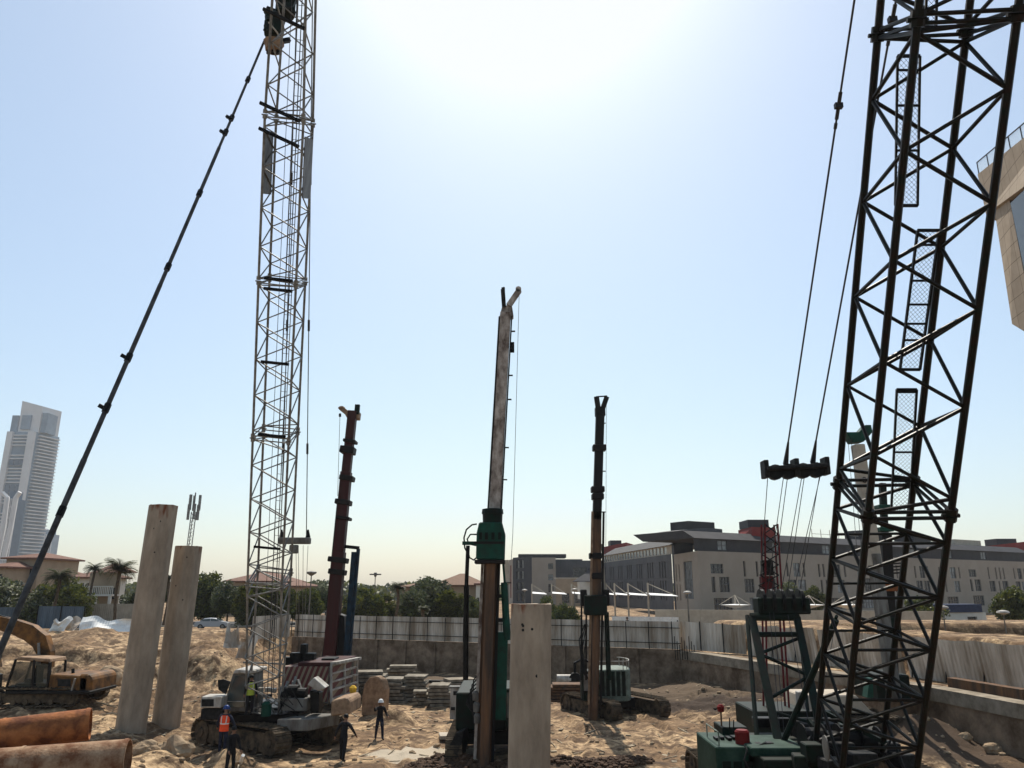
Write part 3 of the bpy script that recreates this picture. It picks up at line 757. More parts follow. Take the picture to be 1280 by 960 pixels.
# long cream building
C0 = P(872, 690, 140); CL = P(842, 690, 156); CR = P(1290, 700, 202); GW0 = P(839, 690, 158); GW1 = P(752, 690, 216)
lb = thing('apartment_block', (C0.x, C0.y, 2.5), 'long cream four-storey building with a dark set-back top floor on the right', 'building')
LF = (V((CR.x, CR.y, 0)) - V((C0.x, C0.y, 0))).length
wins = []; u = 3.0; r_ = random.Random(5)
k = 0
while u < LF - 5:
    pat = k % 4
    if pat == 0:
        for w0, w1, v0, v1 in ((0, 3.2, 8.9 + .6, 11.2), (0, 1.0, 6.2, 8.9), (2, 4.6, 6.2, 8.9), (.3, 5, 2.9, 5.2)): wins.append((u + w0, u + w1, v0, v1))
        u += 8.5
    elif pat == 1:
        for w0 in (0, 3.4, 5.2, 7.0): wins.append((u + w0, u + w0 + .6, 9.0, 11.8))
        for w0, w1 in ((0, 2.6), (4.2, 4.9), (6.0, 8.6)): wins.append((u + w0, u + w1, 6.1, 8.6))
        wins.append((u + 1, u + 6, 2.9, 5.2)); u += 12
    elif pat == 2:
        for w0, w1 in ((0, .6), (2.0, 4.0), (4.9, 5.5)): wins.append((u + w0, u + w1, 9.1, 11.7))
        for w0, w1 in ((.2, 2.6), (3.0, 5.4)): wins.append((u + w0, u + w1, 5.8, 8.5))
        u += 9.5
    else:
        for w0, w1 in ((0, .6), (1.4, 2.0), (4.6, 7.0), (8.2, 8.8)): wins.append((u + w0, u + w1, 9.1, 11.6))
        for w0, w1 in ((0.4, 1), (2.0, 2.6), (5.6, 8.0)): wins.append((u + w0, u + w1, 6.0, 8.5))
        wins.append((u + 2, u + 6.5, 2.9, 5.0)); u += 12.5
    k += 1
wins = [w_ + ((M['winl'],) if r_.random() < .25 and w_[1] - w_[0] > 1.5 else ()) for w_ in wins]
facade(lb, C0, CR, .8, 13.4, wins, M['cream'])
LS = (V((C0.x, C0.y, 0)) - V((CL.x, CL.y, 0))).length
facade(lb, CL, C0, .8, 13.4, [(.8, 1.5, 4.6, 7.6), (.8, 1.5, 8.2, 11.4), (3.0, 3.7, 4.6, 7.6), (3.0, 3.7, 8.2, 11.4), (6.4, 12, 5.0, 11.8, M['winl'])], M['cream'])
# mansard top floor
dF = (V((CR.x, CR.y, 0)) - V((C0.x, C0.y, 0))).normalized(); nF = V((-dF.y, dF.x, 0)); nF = nF if nF.y > 0 else -nF
def pF(u, o, z): q = V((C0.x, C0.y, 0)) + dF * u + nF * o; return V((q.x, q.y, z))
mw = []
u = 6
while u < LF - 10:
    mw.append((u, u + 2.4, 13.75, 15.4, M['winl'])); 
    if int(u) % 3 != 0: mw.append((u + 3, u + 8.5, 13.75, 15.4, M['winl']))
    u += 15
A_, B_ = pF(0, .8, 0), pF(LF, .8, 0)
facade(lb, A_, B_, 13.4, 15.7, mw, M['mans'], .2, nm='top_floor')
mb = MB(); mb.prism([pF(-.3, .3, 15.7), pF(LF, .3, 15.7), pF(LF, 3.2, 17.2), pF(-.3, 3.2, 17.2)], nF * 14)
mb.build('roof', M['mans'], lb)
mb = MB(); mb.prism([pF(0, .02, 13.4), pF(LF, .02, 13.4), pF(LF, .02, 13.62), pF(0, .02, 13.62)], nF * .76); mb.build('ledge', M['mans'], lb)
for u, o, sz in ((8, 9, (7, 5, 2.2)), (62, 8, (9, 5, 2.4)), (80, 8, (7, 5, 1.8)), (100, 8, (12, 5, 1.5))):
    mb = MB(); p = pF(u, o, 17.2 + sz[2] / 2); mb.box(p, sz, math.atan2(dF.y, dF.x)); mb.build('roof_plant_box', M['mans'] if u != 100 else M['concl'], lb)
mb = MB()
for u in range(40, 58, 3): p = pF(u, 6, 17); mb.bar(p, p + V((0, 0, 2.2)), .1, .1)
mb.bar(pF(40, 6, 18.2), pF(56, 6, 18.2), .08, .08); mb.build('roof_railing', M['concl'], lb)
# curved roof shape at the corner
mb = MB(); pts = [pF(1 + i * 2, 6, 17.0 + 1.2 * math.sin(PI * min(1, (i + 1) / 7) * .62)) for i in range(7)]
mb.prism([pF(1, 6, 16.6)] + pts + [pF(13, 6, 16.6)], nF * 6); mb.build('curved_roof_light', M['greyb'], lb)
# grey wing
gw = thing('grey_wing_building', (GW0.x, GW0.y, 2.5), 'grey clad wing with groups of tall slit windows left of the cream building', 'building')
LG = (V((GW1.x, GW1.y, 0)) - V((GW0.x, GW0.y, 0))).length
gws = []
u = 4.0
while u < LG - 4:
    for q in range(3):
        for v0, v1 in ((4.5, 8.4), (9.0, 12.3)): gws.append((LG - (u + q * 1.7 + .8), LG - (u + q * 1.7), v0, v1))
    u += 8.4
facade(gw, GW1, GW0, 2.4, 13.6, gws, M['greyb'], .3, frame=False)
dG = (V((GW1.x, GW1.y, 0)) - V((GW0.x, GW0.y, 0))).normalized(); nG = V((-dG.y, dG.x, 0)); nG = nG if nG.x > 0 else -nG
def pG(u, o, z): q = V((GW0.x, GW0.y, 0)) + dG * u + nG * o; return V((q.x, q.y, z))
facade(gw, pG(LG, .25, 0), pG(0, .25, 0), 13.6, 15.4, [(u_ * 2.5 + .3, u_ * 2.5 + 2.4, 13.8, 15.2, M['winl']) for u_ in range(int(LG / 2.5) - 1)], M['concl'], .15, frame=False, nm='clerestory')
mb = MB(); mb.prism([pG(-.2, -.3, 15.4), pG(LG, -.3, 15.4), pG(LG, 4, 17.6), pG(-.2, 4, 17.6)], nG * 12); mb.build('roof', M['mans'], gw)
mb = MB(); mb.prism([pG(-.1, .1, 2.4), pG(-1.5, .1, 2.4), pG(-1.5, .1, 15.4), pG(-.1, .1, 15.4)], nG * 4); mb.build('recess_wall', M['greyd'], gw)
# red blocks
for px0, px1, pyt, D, lab in ((752, 783, 678, 240, 'dark red rooftop block behind the grey wing'), (1234, 1290, 676, 230, 'low dark red block above the roof at the right edge')):
    a = P(px0, pyt, D); b = P(px1, pyt, D)
    t = thing('red_building', (a.x, D, 2.5), lab, 'building', 'red blocks')
    mb = MB(); mb.prism([V((a.x, D, 2.5)), V((b.x, D, 2.5)), V((b.x, D, a.z)), V((a.x, D, a.z - 1.5))], V((6, 18, 0))); mb.build('walls', M['redbld'], t)
    mb = MB(); mb.box(((a.x + b.x) / 2 + 1, D + 6, a.z - .2), ((b.x - a.x) * .45, 6, 2)); mb.build('roof_box', M['greyd'], t)
t = thing('red_building', P(950, 690, 152), 'dark red rooftop block breaking through the dark top floor of the cream building', 'building', 'red blocks')
a = P(941, 688, 151.5); b = P(972, 688, 152.5); zt = P(950, 659, 152).z
mb = MB(); mb.prism([V((a.x, 151.2, 13.4)), V((b.x, 153.5, 13.4)), V((b.x, 153.5, zt)), V((a.x, 151.2, zt))], V((0, 9, 0))); mb.build('walls', M['redbld'], t)
c_ = P(926, 664, 156); mb = MB(); mb.prism([V((c_.x, 156, 15.9)), V((a.x, 152, 15.9)), V((a.x, 152, zt - .4)), V((c_.x, 156, zt - 1.8))], V((0, 6, 0))); mb.build('side_wing', M['redbld'], t)
mb = MB(); mb.box(((a.x + b.x) / 2 - .6, 156, zt + .8), ((b.x - a.x) * .8, 6, 1.5)); mb.build('roof_box', M['greyd'], t)
# small mixed building
sb = thing('office_building', P(665, 760, 220), 'small cream and dark glazed building between the two central masts', 'building')
q = lambda px, D=220: P(px, 740, D)
facade(sb, q(665), q(695), 2.4, 15.2, [(4.6, 6.0, 5.8, 8), (4.6, 6.0, 9, 10.6, M['winl']), (4.6, 6.0, 12, 13.6)], M['cream'])
facade(sb, q(641, 232), q(665), 2.4, 15.6, [(2.5 + 3 * i, 4.6 + 3 * i, 3.2 + 3.1 * j, 5.4 + 3.1 * j) for i in range(2) for j in range(4)], M['greyd'], frame=False)
facade(sb, q(636, 240), q(641, 232.2), 2.4, 15.2, [(2.0, 5.0, 4, 13.5, M['redbld'])], M['cream'], frame=False)
facade(sb, q(695, 226), q(729, 226), 2.4, 14.6, [(5, 9, 9.4, 12.6), (12, 14, 9.2, 12.4), (16, 20, 8, 10.6)], M['greyb'], frame=False)
mb = MB(); mb.prism([q(641, 233) + V((0, 0, 8.4)), q(665, 221) + V((0, 0, 8.4)), q(697, 221) + V((0, 0, 8.4)), q(697, 240) + V((0, 0, 8.4)), q(641, 245) + V((0, 0, 8.4))], V((0, 0, .4))); 
mb2 = MB()
pl = [q(641, 233), q(665, 221), q(695, 221), q(695, 227), q(729, 227), q(729, 245), q(640, 250)]
pl = [V((p_.x, p_.y, 14.5)) for p_ in pl]; mb2.prism(pl, V((0, 0, .5))); mb2.build('roof', M['greyb'], sb)
mb = MB(); mb.prism([V((q(695, 220).x, 220.1, 2.4)), V((q(695, 220).x, 226, 2.4)), V((q(695, 220).x, 226, 15.2)), V((q(695, 220).x, 220.1, 15.2))], V((-.4, 0, 0))); mb.build('return_wall', M['cream'], sb)
mb = MB(); c = q(678, 230); mb.box((c.x, 232, 16), (14, 8, 1.0)); mb.build('roof_plant_box', M['mans'], sb)
t = thing('low_annex', P(720, 760, 200), 'low cream building with a row of windows at the foot of the small office', 'building')
facade(t, P(695, 745, 200), P(742, 745, 200), 2.4, 9.2, [(1.5 + 3.2 * i, 3.4 + 3.2 * i, 3.2, 5.6) for i in range(3)], M['villa'])
mb = MB(); mb.prism([P(695, 745, 200) * 1, P(742, 745, 200) * 1, P(742, 745, 200) + V((0, 8, 0)), P(695, 745, 200) + V((0, 8, 0))], V((0, 0, .3)))
for i in range(len(mb.v)): mb.v[i] = (mb.v[i][0], mb.v[i][1], 9.2 if i < 4 else 9.5)
mb.build('roof', M['concl'], t)
# black pagoda roof canopy
t = thing('pavilion', P(737, 730, 190), 'small pavilion with a dark pointed roof left of the right-hand drill mast', 'pavilion')
c = P(737, 722, 190)
mb = MB(); mb.lathe([(4.2, -1), (4.0, -.8), (1.2, .9), (.15, 2.2)], 4, c); mb.build('roof', M['greyd'], t)
mb = MB(); mb.box(c + V((0, 0, -3)), (5.5, 5.5, 4)); mb.build('walls', M['villaw'], t)
# annex right
t = thing('annex_building', P(1205, 790, 112), 'small cream annex with a dark blue fascia in front of the cream building', 'building')
a, b = P(1178, 770, 112), P(1233, 772, 114)
facade(t, a, b, .8, 3.6, [(4.3, 6, 2.2, 3.0)], M['villaw'], frame=False)
mb = MB(); mb.prism([V((a.x - .2, a.y - .3, 3.6)), V((b.x - .6, b.y - .3, 3.6)), V((b.x - .6, b.y - .3, 4.7)), V((a.x - .2, a.y - .3, 4.7))], V((0, 4, 0))); mb.build('fascia', mat('navy_fascia', (.03, .04, .08), .5), t)

# carports and shade sails
def carport(px, D, wpx, lab):
    c = P(px, 765, D); c.z = 2.5; W = P(px + wpx, 765, D).x - c.x
    t = thing('carport_canopy', c, lab, 'carport', 'carport canopies')
    h = 3.6
    mb = MB(); mb.tube(c, c + V((0, 0, h + 1.6)), .14); mb.build('post', M['concl'], t)
    mb = MB(); mb.bar(c + V((0, 0, h + 1.5)), c + V((W, 0, h - .2)), .12, .12); mb.build('arm', M['concl'], t)
    mb = MB(); vs = []
    mb.prism([c + V((0, -2.2, h - .2)), c + V((W, -2.2, h - .35)), c + V((W, 2.2, h - .15)), c + V((0, 2.2, h + .1))], V((0, 0, .06))); mb.build('fabric_roof', M['fabric'], t)
for px, D, wpx, lab in ((758, 132, 12, 'pale carport canopy nearest the right-hand drill mast'), (769, 128, 17, 'second carport canopy from the drill mast'), (786, 124, 24, 'third carport canopy, in front of the slit windows'), (811, 118, 34, 'largest carport canopy, at the corner of the cream building')):
    carport(px, D, wpx, lab)
for px, lab in ((665, 'leftmost pale carport canopy above the nearest pile'), (690, 'pale carport canopy above the bright shrub'), (715, 'pale carport canopy below the small pavilion')):
    carport(px, 150, 18, lab)
for px, D, lab in ((920, 98, 'white diamond shade canopy left of the green crane gantry'), (1013, 94, 'white diamond shade canopy left of the right lattice boom'), (1060, 92, 'white diamond shade canopy seen through the right lattice boom')):
    c = P(px, 768, D); c.z = 1.1; top = P(px, 744, D).z; zf = P(px, 756, D).z; hw = P(px + 19, 756, D).x - c.x
    t = thing('shade_canopy', c, lab, 'canopy', 'diamond shade canopies')
    mb = MB(); mb.tube(c, V((c.x, c.y, top)), .08); mb.build('post', M['concl'], t)
    mb = MB(); mb.add([V((c.x, c.y, zf - .45)), V((c.x - hw, c.y, zf)), V((c.x, c.y - hw, zf)), V((c.x + hw, c.y, zf)), V((c.x, c.y + hw, zf)), V((c.x, c.y, zf + .1))], [(0, 1, 2), (0, 2, 3), (0, 3, 4), (0, 4, 1), (5, 2, 1), (5, 3, 2), (5, 4, 3), (5, 1, 4)]); mb.build('fabric_roof', M['fabric'], t)
    mb = MB()
    for dx, dy in ((-hw, 0), (hw, 0), (0, -hw)): mb.bar(V((c.x, c.y, top)), V((c.x + dx, c.y + dy, zf)), .06, .06)
    mb.build('cable_stay', M['concl'], t)

# ------------------------------------------------------------------ villas
def villa(px0, px1, py_eave, py_ridge, D, depth, wallm, roofm, lab, wins=(), zb=2.5, over=.7):
    a = P(px0, py_eave, D); b = P(px1, py_eave, D); ze = a.z; zr = P(px0, py_ridge, D + depth / 2).z
    t = thing('villa', (a.x, D, zb), lab, 'house', 'villas')
    Lw = b.x - a.x
    ww = [(Lw * u0, Lw * u1, zb + (ze - zb) * v0, zb + (ze - zb) * v1) for u0, u1, v0, v1 in wins]
    facade(t, (a.x, D), (b.x, D), zb, ze, ww, wallm, .25, frame=False)
    mb = MB()
    for xx, sx in ((a.x, 1), (b.x, -1)): mb.prism([V((xx, D + .01, zb)), V((xx, D + depth, zb)), V((xx, D + depth, ze)), V((xx, D + .01, ze))], V((sx * .3, 0, 0)))
    mb.build('side_wall', wallm, t)
    o = over; rl = min(depth / 2, Lw / 2) * .9
    c = [V((a.x - o, D - o, ze)), V((b.x + o, D - o, ze)), V((b.x + o, D + depth + o, ze)), V((a.x - o, D + depth + o, ze))]
    r0 = V((a.x + rl, D + depth / 2, zr)); r1 = V((b.x - rl, D + depth / 2, zr))
    mb = MB(); mb.add(c + [r0, r1] + [q_ - V((0, 0, .25)) for q_ in c], [(0, 1, 5, 4), (1, 2, 5), (2, 3, 4, 5), (3, 0, 4), (9, 8, 7, 6), (0, 6, 7, 1), (1, 7, 8, 2), (2, 8, 9, 3), (3, 9, 6, 0)]); mb.build('roof', roofm, t)
    return t
wv = [(.12, .28, .2, .42), (.42, .58, .2, .42), (.72, .88, .2, .42), (.12, .28, .6, .85), (.42, .58, .6, .85), (.72, .88, .6, .85)]
villa(9, 50, 697, 691, 130, 12, M['villa'], M['roofr'], 'sand coloured villa with a shallow red roof below the tall tower', wv)
villa(-20, 8, 708, 702, 124, 12, M['villa'], M['roofr'], 'villa cut by the left edge of the picture', wv)
villa(50, 62, 716, 710, 140, 10, M['villa'], M['roofr'], 'narrow sand villa wing seen behind the slanting stay', [(.3, .7, .2, .5)])
tv = villa(90, 118, 721, 713, 120, 10, M['villaw'], M['roofr'], 'white villa with a red tiled roof and a balustraded balcony', wv)
a, b = P(104, 730, 112), P(144, 730, 112)
t = thing('balcony_house', (a.x, 112, 2.5), 'white two-storey villa wing with a balcony railing over an arcade', 'house', 'villas')
facade(t, (a.x, 113.5), (b.x, 113.5), 2.5, P(104, 716, 113.5).z, [(.6, 1.6, 5.4, 7.0), (3, 4, 5.4, 7.0)], M['villa'], frame=False)
zs = P(104, 744, 112).z
mb = MB(); mb.box(((a.x + b.x) / 2, 112.4, zs), (b.x - a.x, 2, .25)); mb.build('balcony_slab', M['villaw'], t)
zt = P(104, 733, 112).z; zl_ = zt - zs
mb = MB(); mb.box(((a.x + b.x) / 2, 111.5, zt), (b.x - a.x, .15, .12))
n = 18
for i in range(n + 1): x = a.x + (b.x - a.x) * i / n; mb.tube((x, 111.5, zs + .13), (x, 111.5, zt - .06), .06, n=6)
mb.build('balustrade', M['villaw'], t)
for i in range(3):
    x = a.x + .3 + (b.x - a.x - .6) * i / 2; mb = MB(); mb.box((x, 111.6, (2.5 + zs - .13) / 2), (.35, .35, zs - .13 - 2.5)); mb.build('column', M['villaw'], t)
mb = MB(); r0 = P(140, 712, 114); mb.lathe([(3.4, 0), (3.3, .1), (.2, 1.4)], 4, (r0.x, 115, P(120, 716, 113.5).z + .02)); mb.build('roof', M['roofr'], t)
villa(285, 346, 726, 714, 132, 16, M['villa'], M['roofr'], 'villa with a pale red roof behind the grey lattice boom', wv)
villa(346, 372, 732, 726, 126, 12, M['villa'], M['roofr'], 'sand villa just right of the grey lattice boom', wv[:3])
tb_ = villa(545, 603, 731, 717, 118, 14, M['villa'], M['roofb'], 'large tan villa with a brown hipped roof left of the central drill mast', [(.2, .3, .3, .6), (.62, .75, .3, .7)])
villa(503, 528, 733, 729, 124, 10, M['villa'], M['roofb'], 'low tan villa wing left of the brown hipped roof', [(.3, .6, .3, .6)])
villa(595, 602, 729, 727, 116, 6, M['villaw'], M['roofr'], 'thin pale villa end beside the central drill mast', [(.3, .6, .3, .6)], over=.3)

# ------------------------------------------------------------------ towers far left
def tower():
    D = 800; c = P(20, 700, D)
    # footprint axes: front face toward the camera, right face seen edge-on
    xl, xr = P(9, 560, D).x, P(42, 560, D).x - 4; xr2 = P(51, 560, D).x - 3
    t = thing('skyscraper', ((xl + xr) / 2, D, 2.5), 'tall pale residential tower with a sloping crown at the left edge', 'tower')
    zt = P(35, 505, D).z; zsh = P(60, 540, D).z
    # body as stepped prism
    A, B, Cc = V((xl, D, 0)), V((xr + 4, D, 0)), V((xr2 + 3, D + 30, 0)); Dd = V((xl + 8, D + 40, 0))
    mb = MB(); mb.prism([A, B, Cc, Dd], V((0, 0, zsh - 0))); mb.build('core', M['towerg'], t)
    d = (B - A).normalized(); L = (B - A).length
    mb = MB(); nfl = int(zsh / 3.6)
    for k in range(nfl):
        z = 6 + k * 3.6
        if z > zsh - 2: break
        if k % 17 in (5, 6): continue
        mb.box((A + (B - A) * .5 + V((0, -1.0, z))), (L * .72, 1.8, 1.1))
    mb.build('floor_bands', M['towerw'], t)
    mb = MB(); dr_ = (Cc - B).normalized(); LR = (Cc - B).length
    for k in range(nfl):
        z = 6 + k * 3.6
        if z > zsh - 2: break
        p = B + dr_ * LR * .55 + V((0, 0, z)); mb.box(p + V((1.4, -1.4, 0)), (LR * .85, 4.2, 1.0), math.atan2(dr_.y, dr_.x))
    mb.build('balconies', M['towerw'], t)
    for x0, wd in ((A.x + 2, 6), (B.x - 3.2, 7)):
        mb = MB(); mb.box((x0, D - 1.6, zsh / 2), (wd, 3.4, zsh)); mb.build('corner_pier', M['towerw'], t)
    for k in range(3):
        for zf, hf in ((.80, 6), (.62, 14)):
            mb = MB(); mb.box((A.x + L * (.3 + .2 * k), D - 1.2, zsh * zf), (5, 2.6, hf)); mb.build('dark_window_bay', M['towerd'], t)
    # crown
    mb = MB(); zc = zsh
    mb.prism([V((A.x + 7, D + 2, zc)), V((B.x + 1, D + 2, zc)), V((P(53, 500, D).x, D + 2, zt - 2)), V((P(27, 498, D).x, D + 2, zt + 4))], V((6, 26, 0))); mb.build('crown', M['towerw'], t)
    mb = MB(); mb.box(((A.x + B.x) / 2 + 1, D + 1.2, zc + (zt - zc) * .35), (L * .35, 2, (zt - zc) * .5)); mb.build('crown_glazing', M['towerg'], t)
    mb = MB(); mb.box((B.x + 5, D + 12, zc + (zt - zc) * .35), (6, 18, (zt - zc) * .7)); mb.build('crown_side_glazing', M['towerg'], t); mb = MB(); mb.box((A.x + 2.5, D + 8, zc + (zt - zc) * .3), (7, 14, (zt - zc) * .6)); mb.build('crown_side_glazing', M['towerg'], t)
tower()
def small_tower(px0, px1, pyt, D, lab, dome=False, m='towerg'):
    a, b = P(px0, 700, D), P(px1, 700, D); zt = P(px0, pyt, D).z; W = b.x - a.x
    t = thing('highrise', ((a.x + b.x) / 2, D, 2.5), lab, 'tower', 'distant high-rises')
    mb = MB(); mb.box(((a.x + b.x) / 2, D + W / 2, zt / 2), (W, W, zt))
    mb.build('core', M[m], t)
    mb = MB()
    k = 8
    for i in range(k + 1): mb.box((a.x + W * i / k, D - .4, zt / 2), (W * .045, .8, zt + 1))
    mb.build('mullions', M['towerw'], t)
    z = 8
    while z < zt: mb = MB(); mb.box(((a.x + b.x) / 2, D - .3, z), (W * 1.01, .5, .9)); mb.build('floor_band', M['towerw'], t); z += 8
    mb = MB()
    if dome: mb.lathe([(W / 2, 0), (W * .46, W * .15), (W * .3, W * .27), (W * .1, W * .32)], 16, ((a.x + b.x) / 2, D + W / 2, zt))
    else: mb.box(((a.x + b.x) / 2, D + W / 2, zt + 3), (W * .6, W * .6, 6))
    mb.build('roof_crown', M[m], t)
small_tower(33, 50, 664, 1150, 'distant glass high-rise with a rounded top right of the tall tower', True, 'towerd')
small_tower(46, 61, 668, 1050, 'distant flat-topped high-rise right of the rounded one', False)
small_tower(-6, 10, 624, 560, 'slim white framed building in front of the tall tower at the left edge', False, 'towerd')
# white arched frame pair in front of tower
t = thing('arched_frame_building', P(14, 700, 540), 'pair of curved white fins in front of the tall tower', 'building')
for pxs in ([(-4, 700), (4, 660), (9, 622), (3, 616)], [(4, 700), (13, 660), (20, 622), (25, 615)]):
    mb = MB(); mb.path([P(x, y, 540) for x, y in pxs], 1.7, 6); mb.build('fin', M['towerw'], t)

# ------------------------------------------------------------------ cantilevered building top right
def cantilever():
    t = thing('cantilevered_building', P(1300, 400, 46) , 'stone clad upper storey jutting in at the upper right corner', 'building')
    def face(pts, ext, m, nm):
        mb = MB(); mb.prism(pts, ext); return mb.build(nm, m, t)
    # stone side leg
    a, b = P(1243, 262, 46), P(1265, 405, 46)
    c = P(1262, 250, 43.5); d_ = P(1296, 424, 43.5)
    face([a, b, d_ , c], V((9, 5, 0)), M['stone'], 'side_wall')
    # glazing
    g0, g1, g2, g3 = P(1263, 254, 43.3), P(1286, 330, 43.3), P(1330, 420, 36), P(1330, 190, 36)
    face([g0, P(1297, 420, 43.3), P(1345, 470, 36), g3], V((8, 5, 0)), M['win'], 'glazing')
    # fascia / parapet
    p0, p1 = P(1222, 218, 47), P(1232.5, 268, 47); p2, p3 = P(1350, 182, 34), P(1350, 116, 34)
    face([p0, p1, p2, p3], V((8, 6, 0)), M['stone'], 'parapet')
    mb = MB(); q0, q1 = p0, p3
    for i in range(9):
        p = q0.lerp(q1, i / 8) + V((.3, .3, 0)); mb.bar(p, p + V((0, 0, 1.1)), .05, .05)
    mb.bar(q0 + V((.3, .3, 1.1)), q1 + V((.3, .3, 1.1)), .06, .06); mb.build('roof_railing', M['steel_d'], t)
    gm_ = bpy.data.materials.new('railing_glass'); gm_.use_nodes = True; b_ = gm_.node_tree.nodes['Principled BSDF']; b_.inputs['Base Color'].default_value = (.75, .85, .9, 1); b_.inputs['Alpha'].default_value = .3; b_.inputs['Roughness'].default_value = .1
    mb = MB(); mb.prism([q0 + V((.3, .3, .05)), q1 + V((.3, .3, .05)), q1 + V((.3, .3, 1.05)), q0 + V((.3, .3, 1.05))], V((.02, .02, 0))); mb.build('glass_balustrade', gm_, t)
    # stone joints
    return t
cantilever()

# ------------------------------------------------------------------ masts and lamps
def lamp(px, py_top, py_bot, D, lab, style=0, nm='street_lamp', r=.09):
    a = P(px, py_bot, D); a.z = H(a.x, a.y, False)
    b = P(px, py_top, D); b.x = a.x
    t = thing(nm, a, lab, 'street lamp', 'lamp posts')
    mb = MB(); mb.tube(a, b, r * 1.2, r * .7); mb.build('pole', M['grey'], t)
    mb = MB()
    if style == 0: mb.lathe([(.1, -.35), (.6, -.05), (.6, .1), (.1, .22)], 10, b)
    elif style == 1:
        for k in range(8): mb.box(b + V((.7 * math.cos(k * PI / 4), .7 * math.sin(k * PI / 4), 0)), (.5, .3, .2), k * PI / 4)
        mb.lathe([(.15, -.4), (.3, 0), (.2, .3)], 8, b)
    else: mb.lathe([(.1, -.12), (.45, 0), (.4, .12), (.1, .2)], 12, b)
    mb.build('lamp_head', M['grey'] if style < 2 else M['white'], t)
lamp(386, 716, 768, 92, 'street lamp with a cone head above the trees left of the maroon mast', 0)
lamp(467, 718, 768, 130, 'tall thin floodlight pole between the blue mast and the palm', 1)
lamp(862, 741, 790, 82, 'white topped street lamp in front of the cream building corner', 2)
lamp(1183, 760, 795, 62, 'white topped street lamp right of the right lattice boom', 2, r=.05)
lamp(1259, 766, 798, 60, 'white topped street lamp near the right edge below the dark tree', 2, r=.05)
lamp(656, 738, 775, 120, 'small lamp post just left above the nearest pile', 2)
lamp(719, 737, 775, 120, 'small lamp post between the shrub and the right-hand drill mast', 2)
t = thing('light_pole', P(635, 775, 74) , 'slim tall grey pole with a collar just right of the central drill mast', 'pole')
a = P(635, 790, 74); mb = MB(); mb.tube(a, P(634, 730, 74), .14, .13, 10); mb.build('lower_pole', M['grey'], t)
mb = MB(); mb.tube(P(634, 730, 74), P(633, 700, 74), .24, .22, 10); mb.build('upper_sleeve', M['concl'], t)
mb = MB(); mb.tube(P(634, 729, 74), P(634, 728, 74), .4, .4, 10); mb.build('collar', M['steel_d'], t)
# telecom mast
t = thing('telecom_mast', P(236, 700, 150), 'grey lattice phone mast with antenna panels rising behind the second pile', 'mast')
a, b = P(233, 700, 150), P(242, 640, 150); a.z = 2.5
mb = MB()
for k in range(3):
    o = V((.5 * math.cos(k * 2.09), .5 * math.sin(k * 2.09), 0)); mb.tube(a + o, b + o, .09, n=5)
    o2 = V((.5 * math.cos((k + 1) * 2.09), .5 * math.sin((k + 1) * 2.09), 0))
    for i in range(26): mb.tube((a + o).lerp(b + o, i / 26), (a + o2).lerp(b + o2, (i + 1) / 26), .04, n=4)
mb.build('lattice', M['silver'], t)
for k in range(6):
    an = k * PI / 3; z0 = 0 if k % 2 else 1.8
    mb = MB(); mb.box(b + V((1.0 * math.cos(an), 1.0 * math.sin(an), z0)), (.4, .4, 3.0), an); mb.build('antenna_panel', M['silver'], t)
mb = MB(); mb.tube(b, b + V((0, 0, 3.8)), .12); mb.build('top_pole', M['silver'], t)

# ------------------------------------------------------------------ car
def car(px, py, D, rz, lab, colm, sc=1.0):
    p = P(px, py, D); p.z = max(2.5, H(p.x, p.y, False))
    t = thing('parked_car', p, lab, 'car', 'parked cars')
    Mx = Matrix.Translation(p) @ Matrix.Rotation(rz, 4, 'Z') @ Matrix.Scale(sc, 4)
    prof = [(-2.25, .35), (-2.3, .7), (-2.15, .95), (-1.6, 1.0), (-1.05, 1.38), (-.3, 1.46), (.5, 1.4), (1.2, 1.02), (2.0, .86), (2.25, .65), (2.25, .35)]
    mb = MB(Mx)
    nS = 7; vs = []; fs = []; n = len(prof)
    for j in range(nS):
        y = -0.88 + 1.76 * j / (nS - 1); e = abs(y) / .88
        for x, z in prof:
            k = 1 - .06 * e ** 4; zz = z if z < 1.0 else 1.0 + (z - 1.0) * (1 - .25 * e ** 3)
            yy = y * (1 - .16 * max(0, z - .95) / .5)
            vs.append(V((x * k, yy, zz)))
    for j in range(nS - 1):
        for i in range(n): fs.append((j * n + i, j * n + (i + 1) % n, (j + 1) * n + (i + 1) % n, (j + 1) * n + i))
    fs += [tuple(range(n)), tuple(range((nS - 1) * n, nS * n))[::-1]]
    mb.add(vs, fs); mb.build('body', colm, t, smooth=True)
    mb = MB(Mx)
    for s in (-1, 1):
        for poly in ([(-1.35, 1.04), (-1.0, 1.3), (-.25, 1.38), (-.25, 1.04)], [(-.15, 1.04), (-.15, 1.38), (.45, 1.33), (.95, 1.04)]):
            mb.prism([V((x, s * .87 * (1 - .16 * max(0, z - .95) / .5) + s * .01, z)) for x, z in poly], V((0, s * .02, 0)))
    mb.prism([V((1.12, -.7, 1.06)), V((1.12, .7, 1.06)), V((.56, .66, 1.37)), V((.56, -.66, 1.37))], V((.03, 0, .03)))
    mb.prism([V((-1.52, -.7, 1.06)), V((-1.52, .7, 1.06)), V((-1.1, .66, 1.34)), V((-1.1, -.66, 1.34))], V((-.03, 0, .03)))
    mb.build('windows', M['glass'], t)
    for sx in (-1.4, 1.4):
        for s in (-1, 1):
            mb = MB(Mx); mb.tube((sx, s * .72, .33), (sx, s * .9, .33), .33, n=16); wh = mb.build('wheel', M['black'], t)
            mb = MB(Mx); mb.tube((sx, s * .9, .33), (sx, s * .92, .33), .2, n=10); mb.build('rim', M['silver'], wh)
car(265, 787, 90, R(12), 'silver saloon car parked between the second pile and the grey lattice boom', M['carp'], .84)
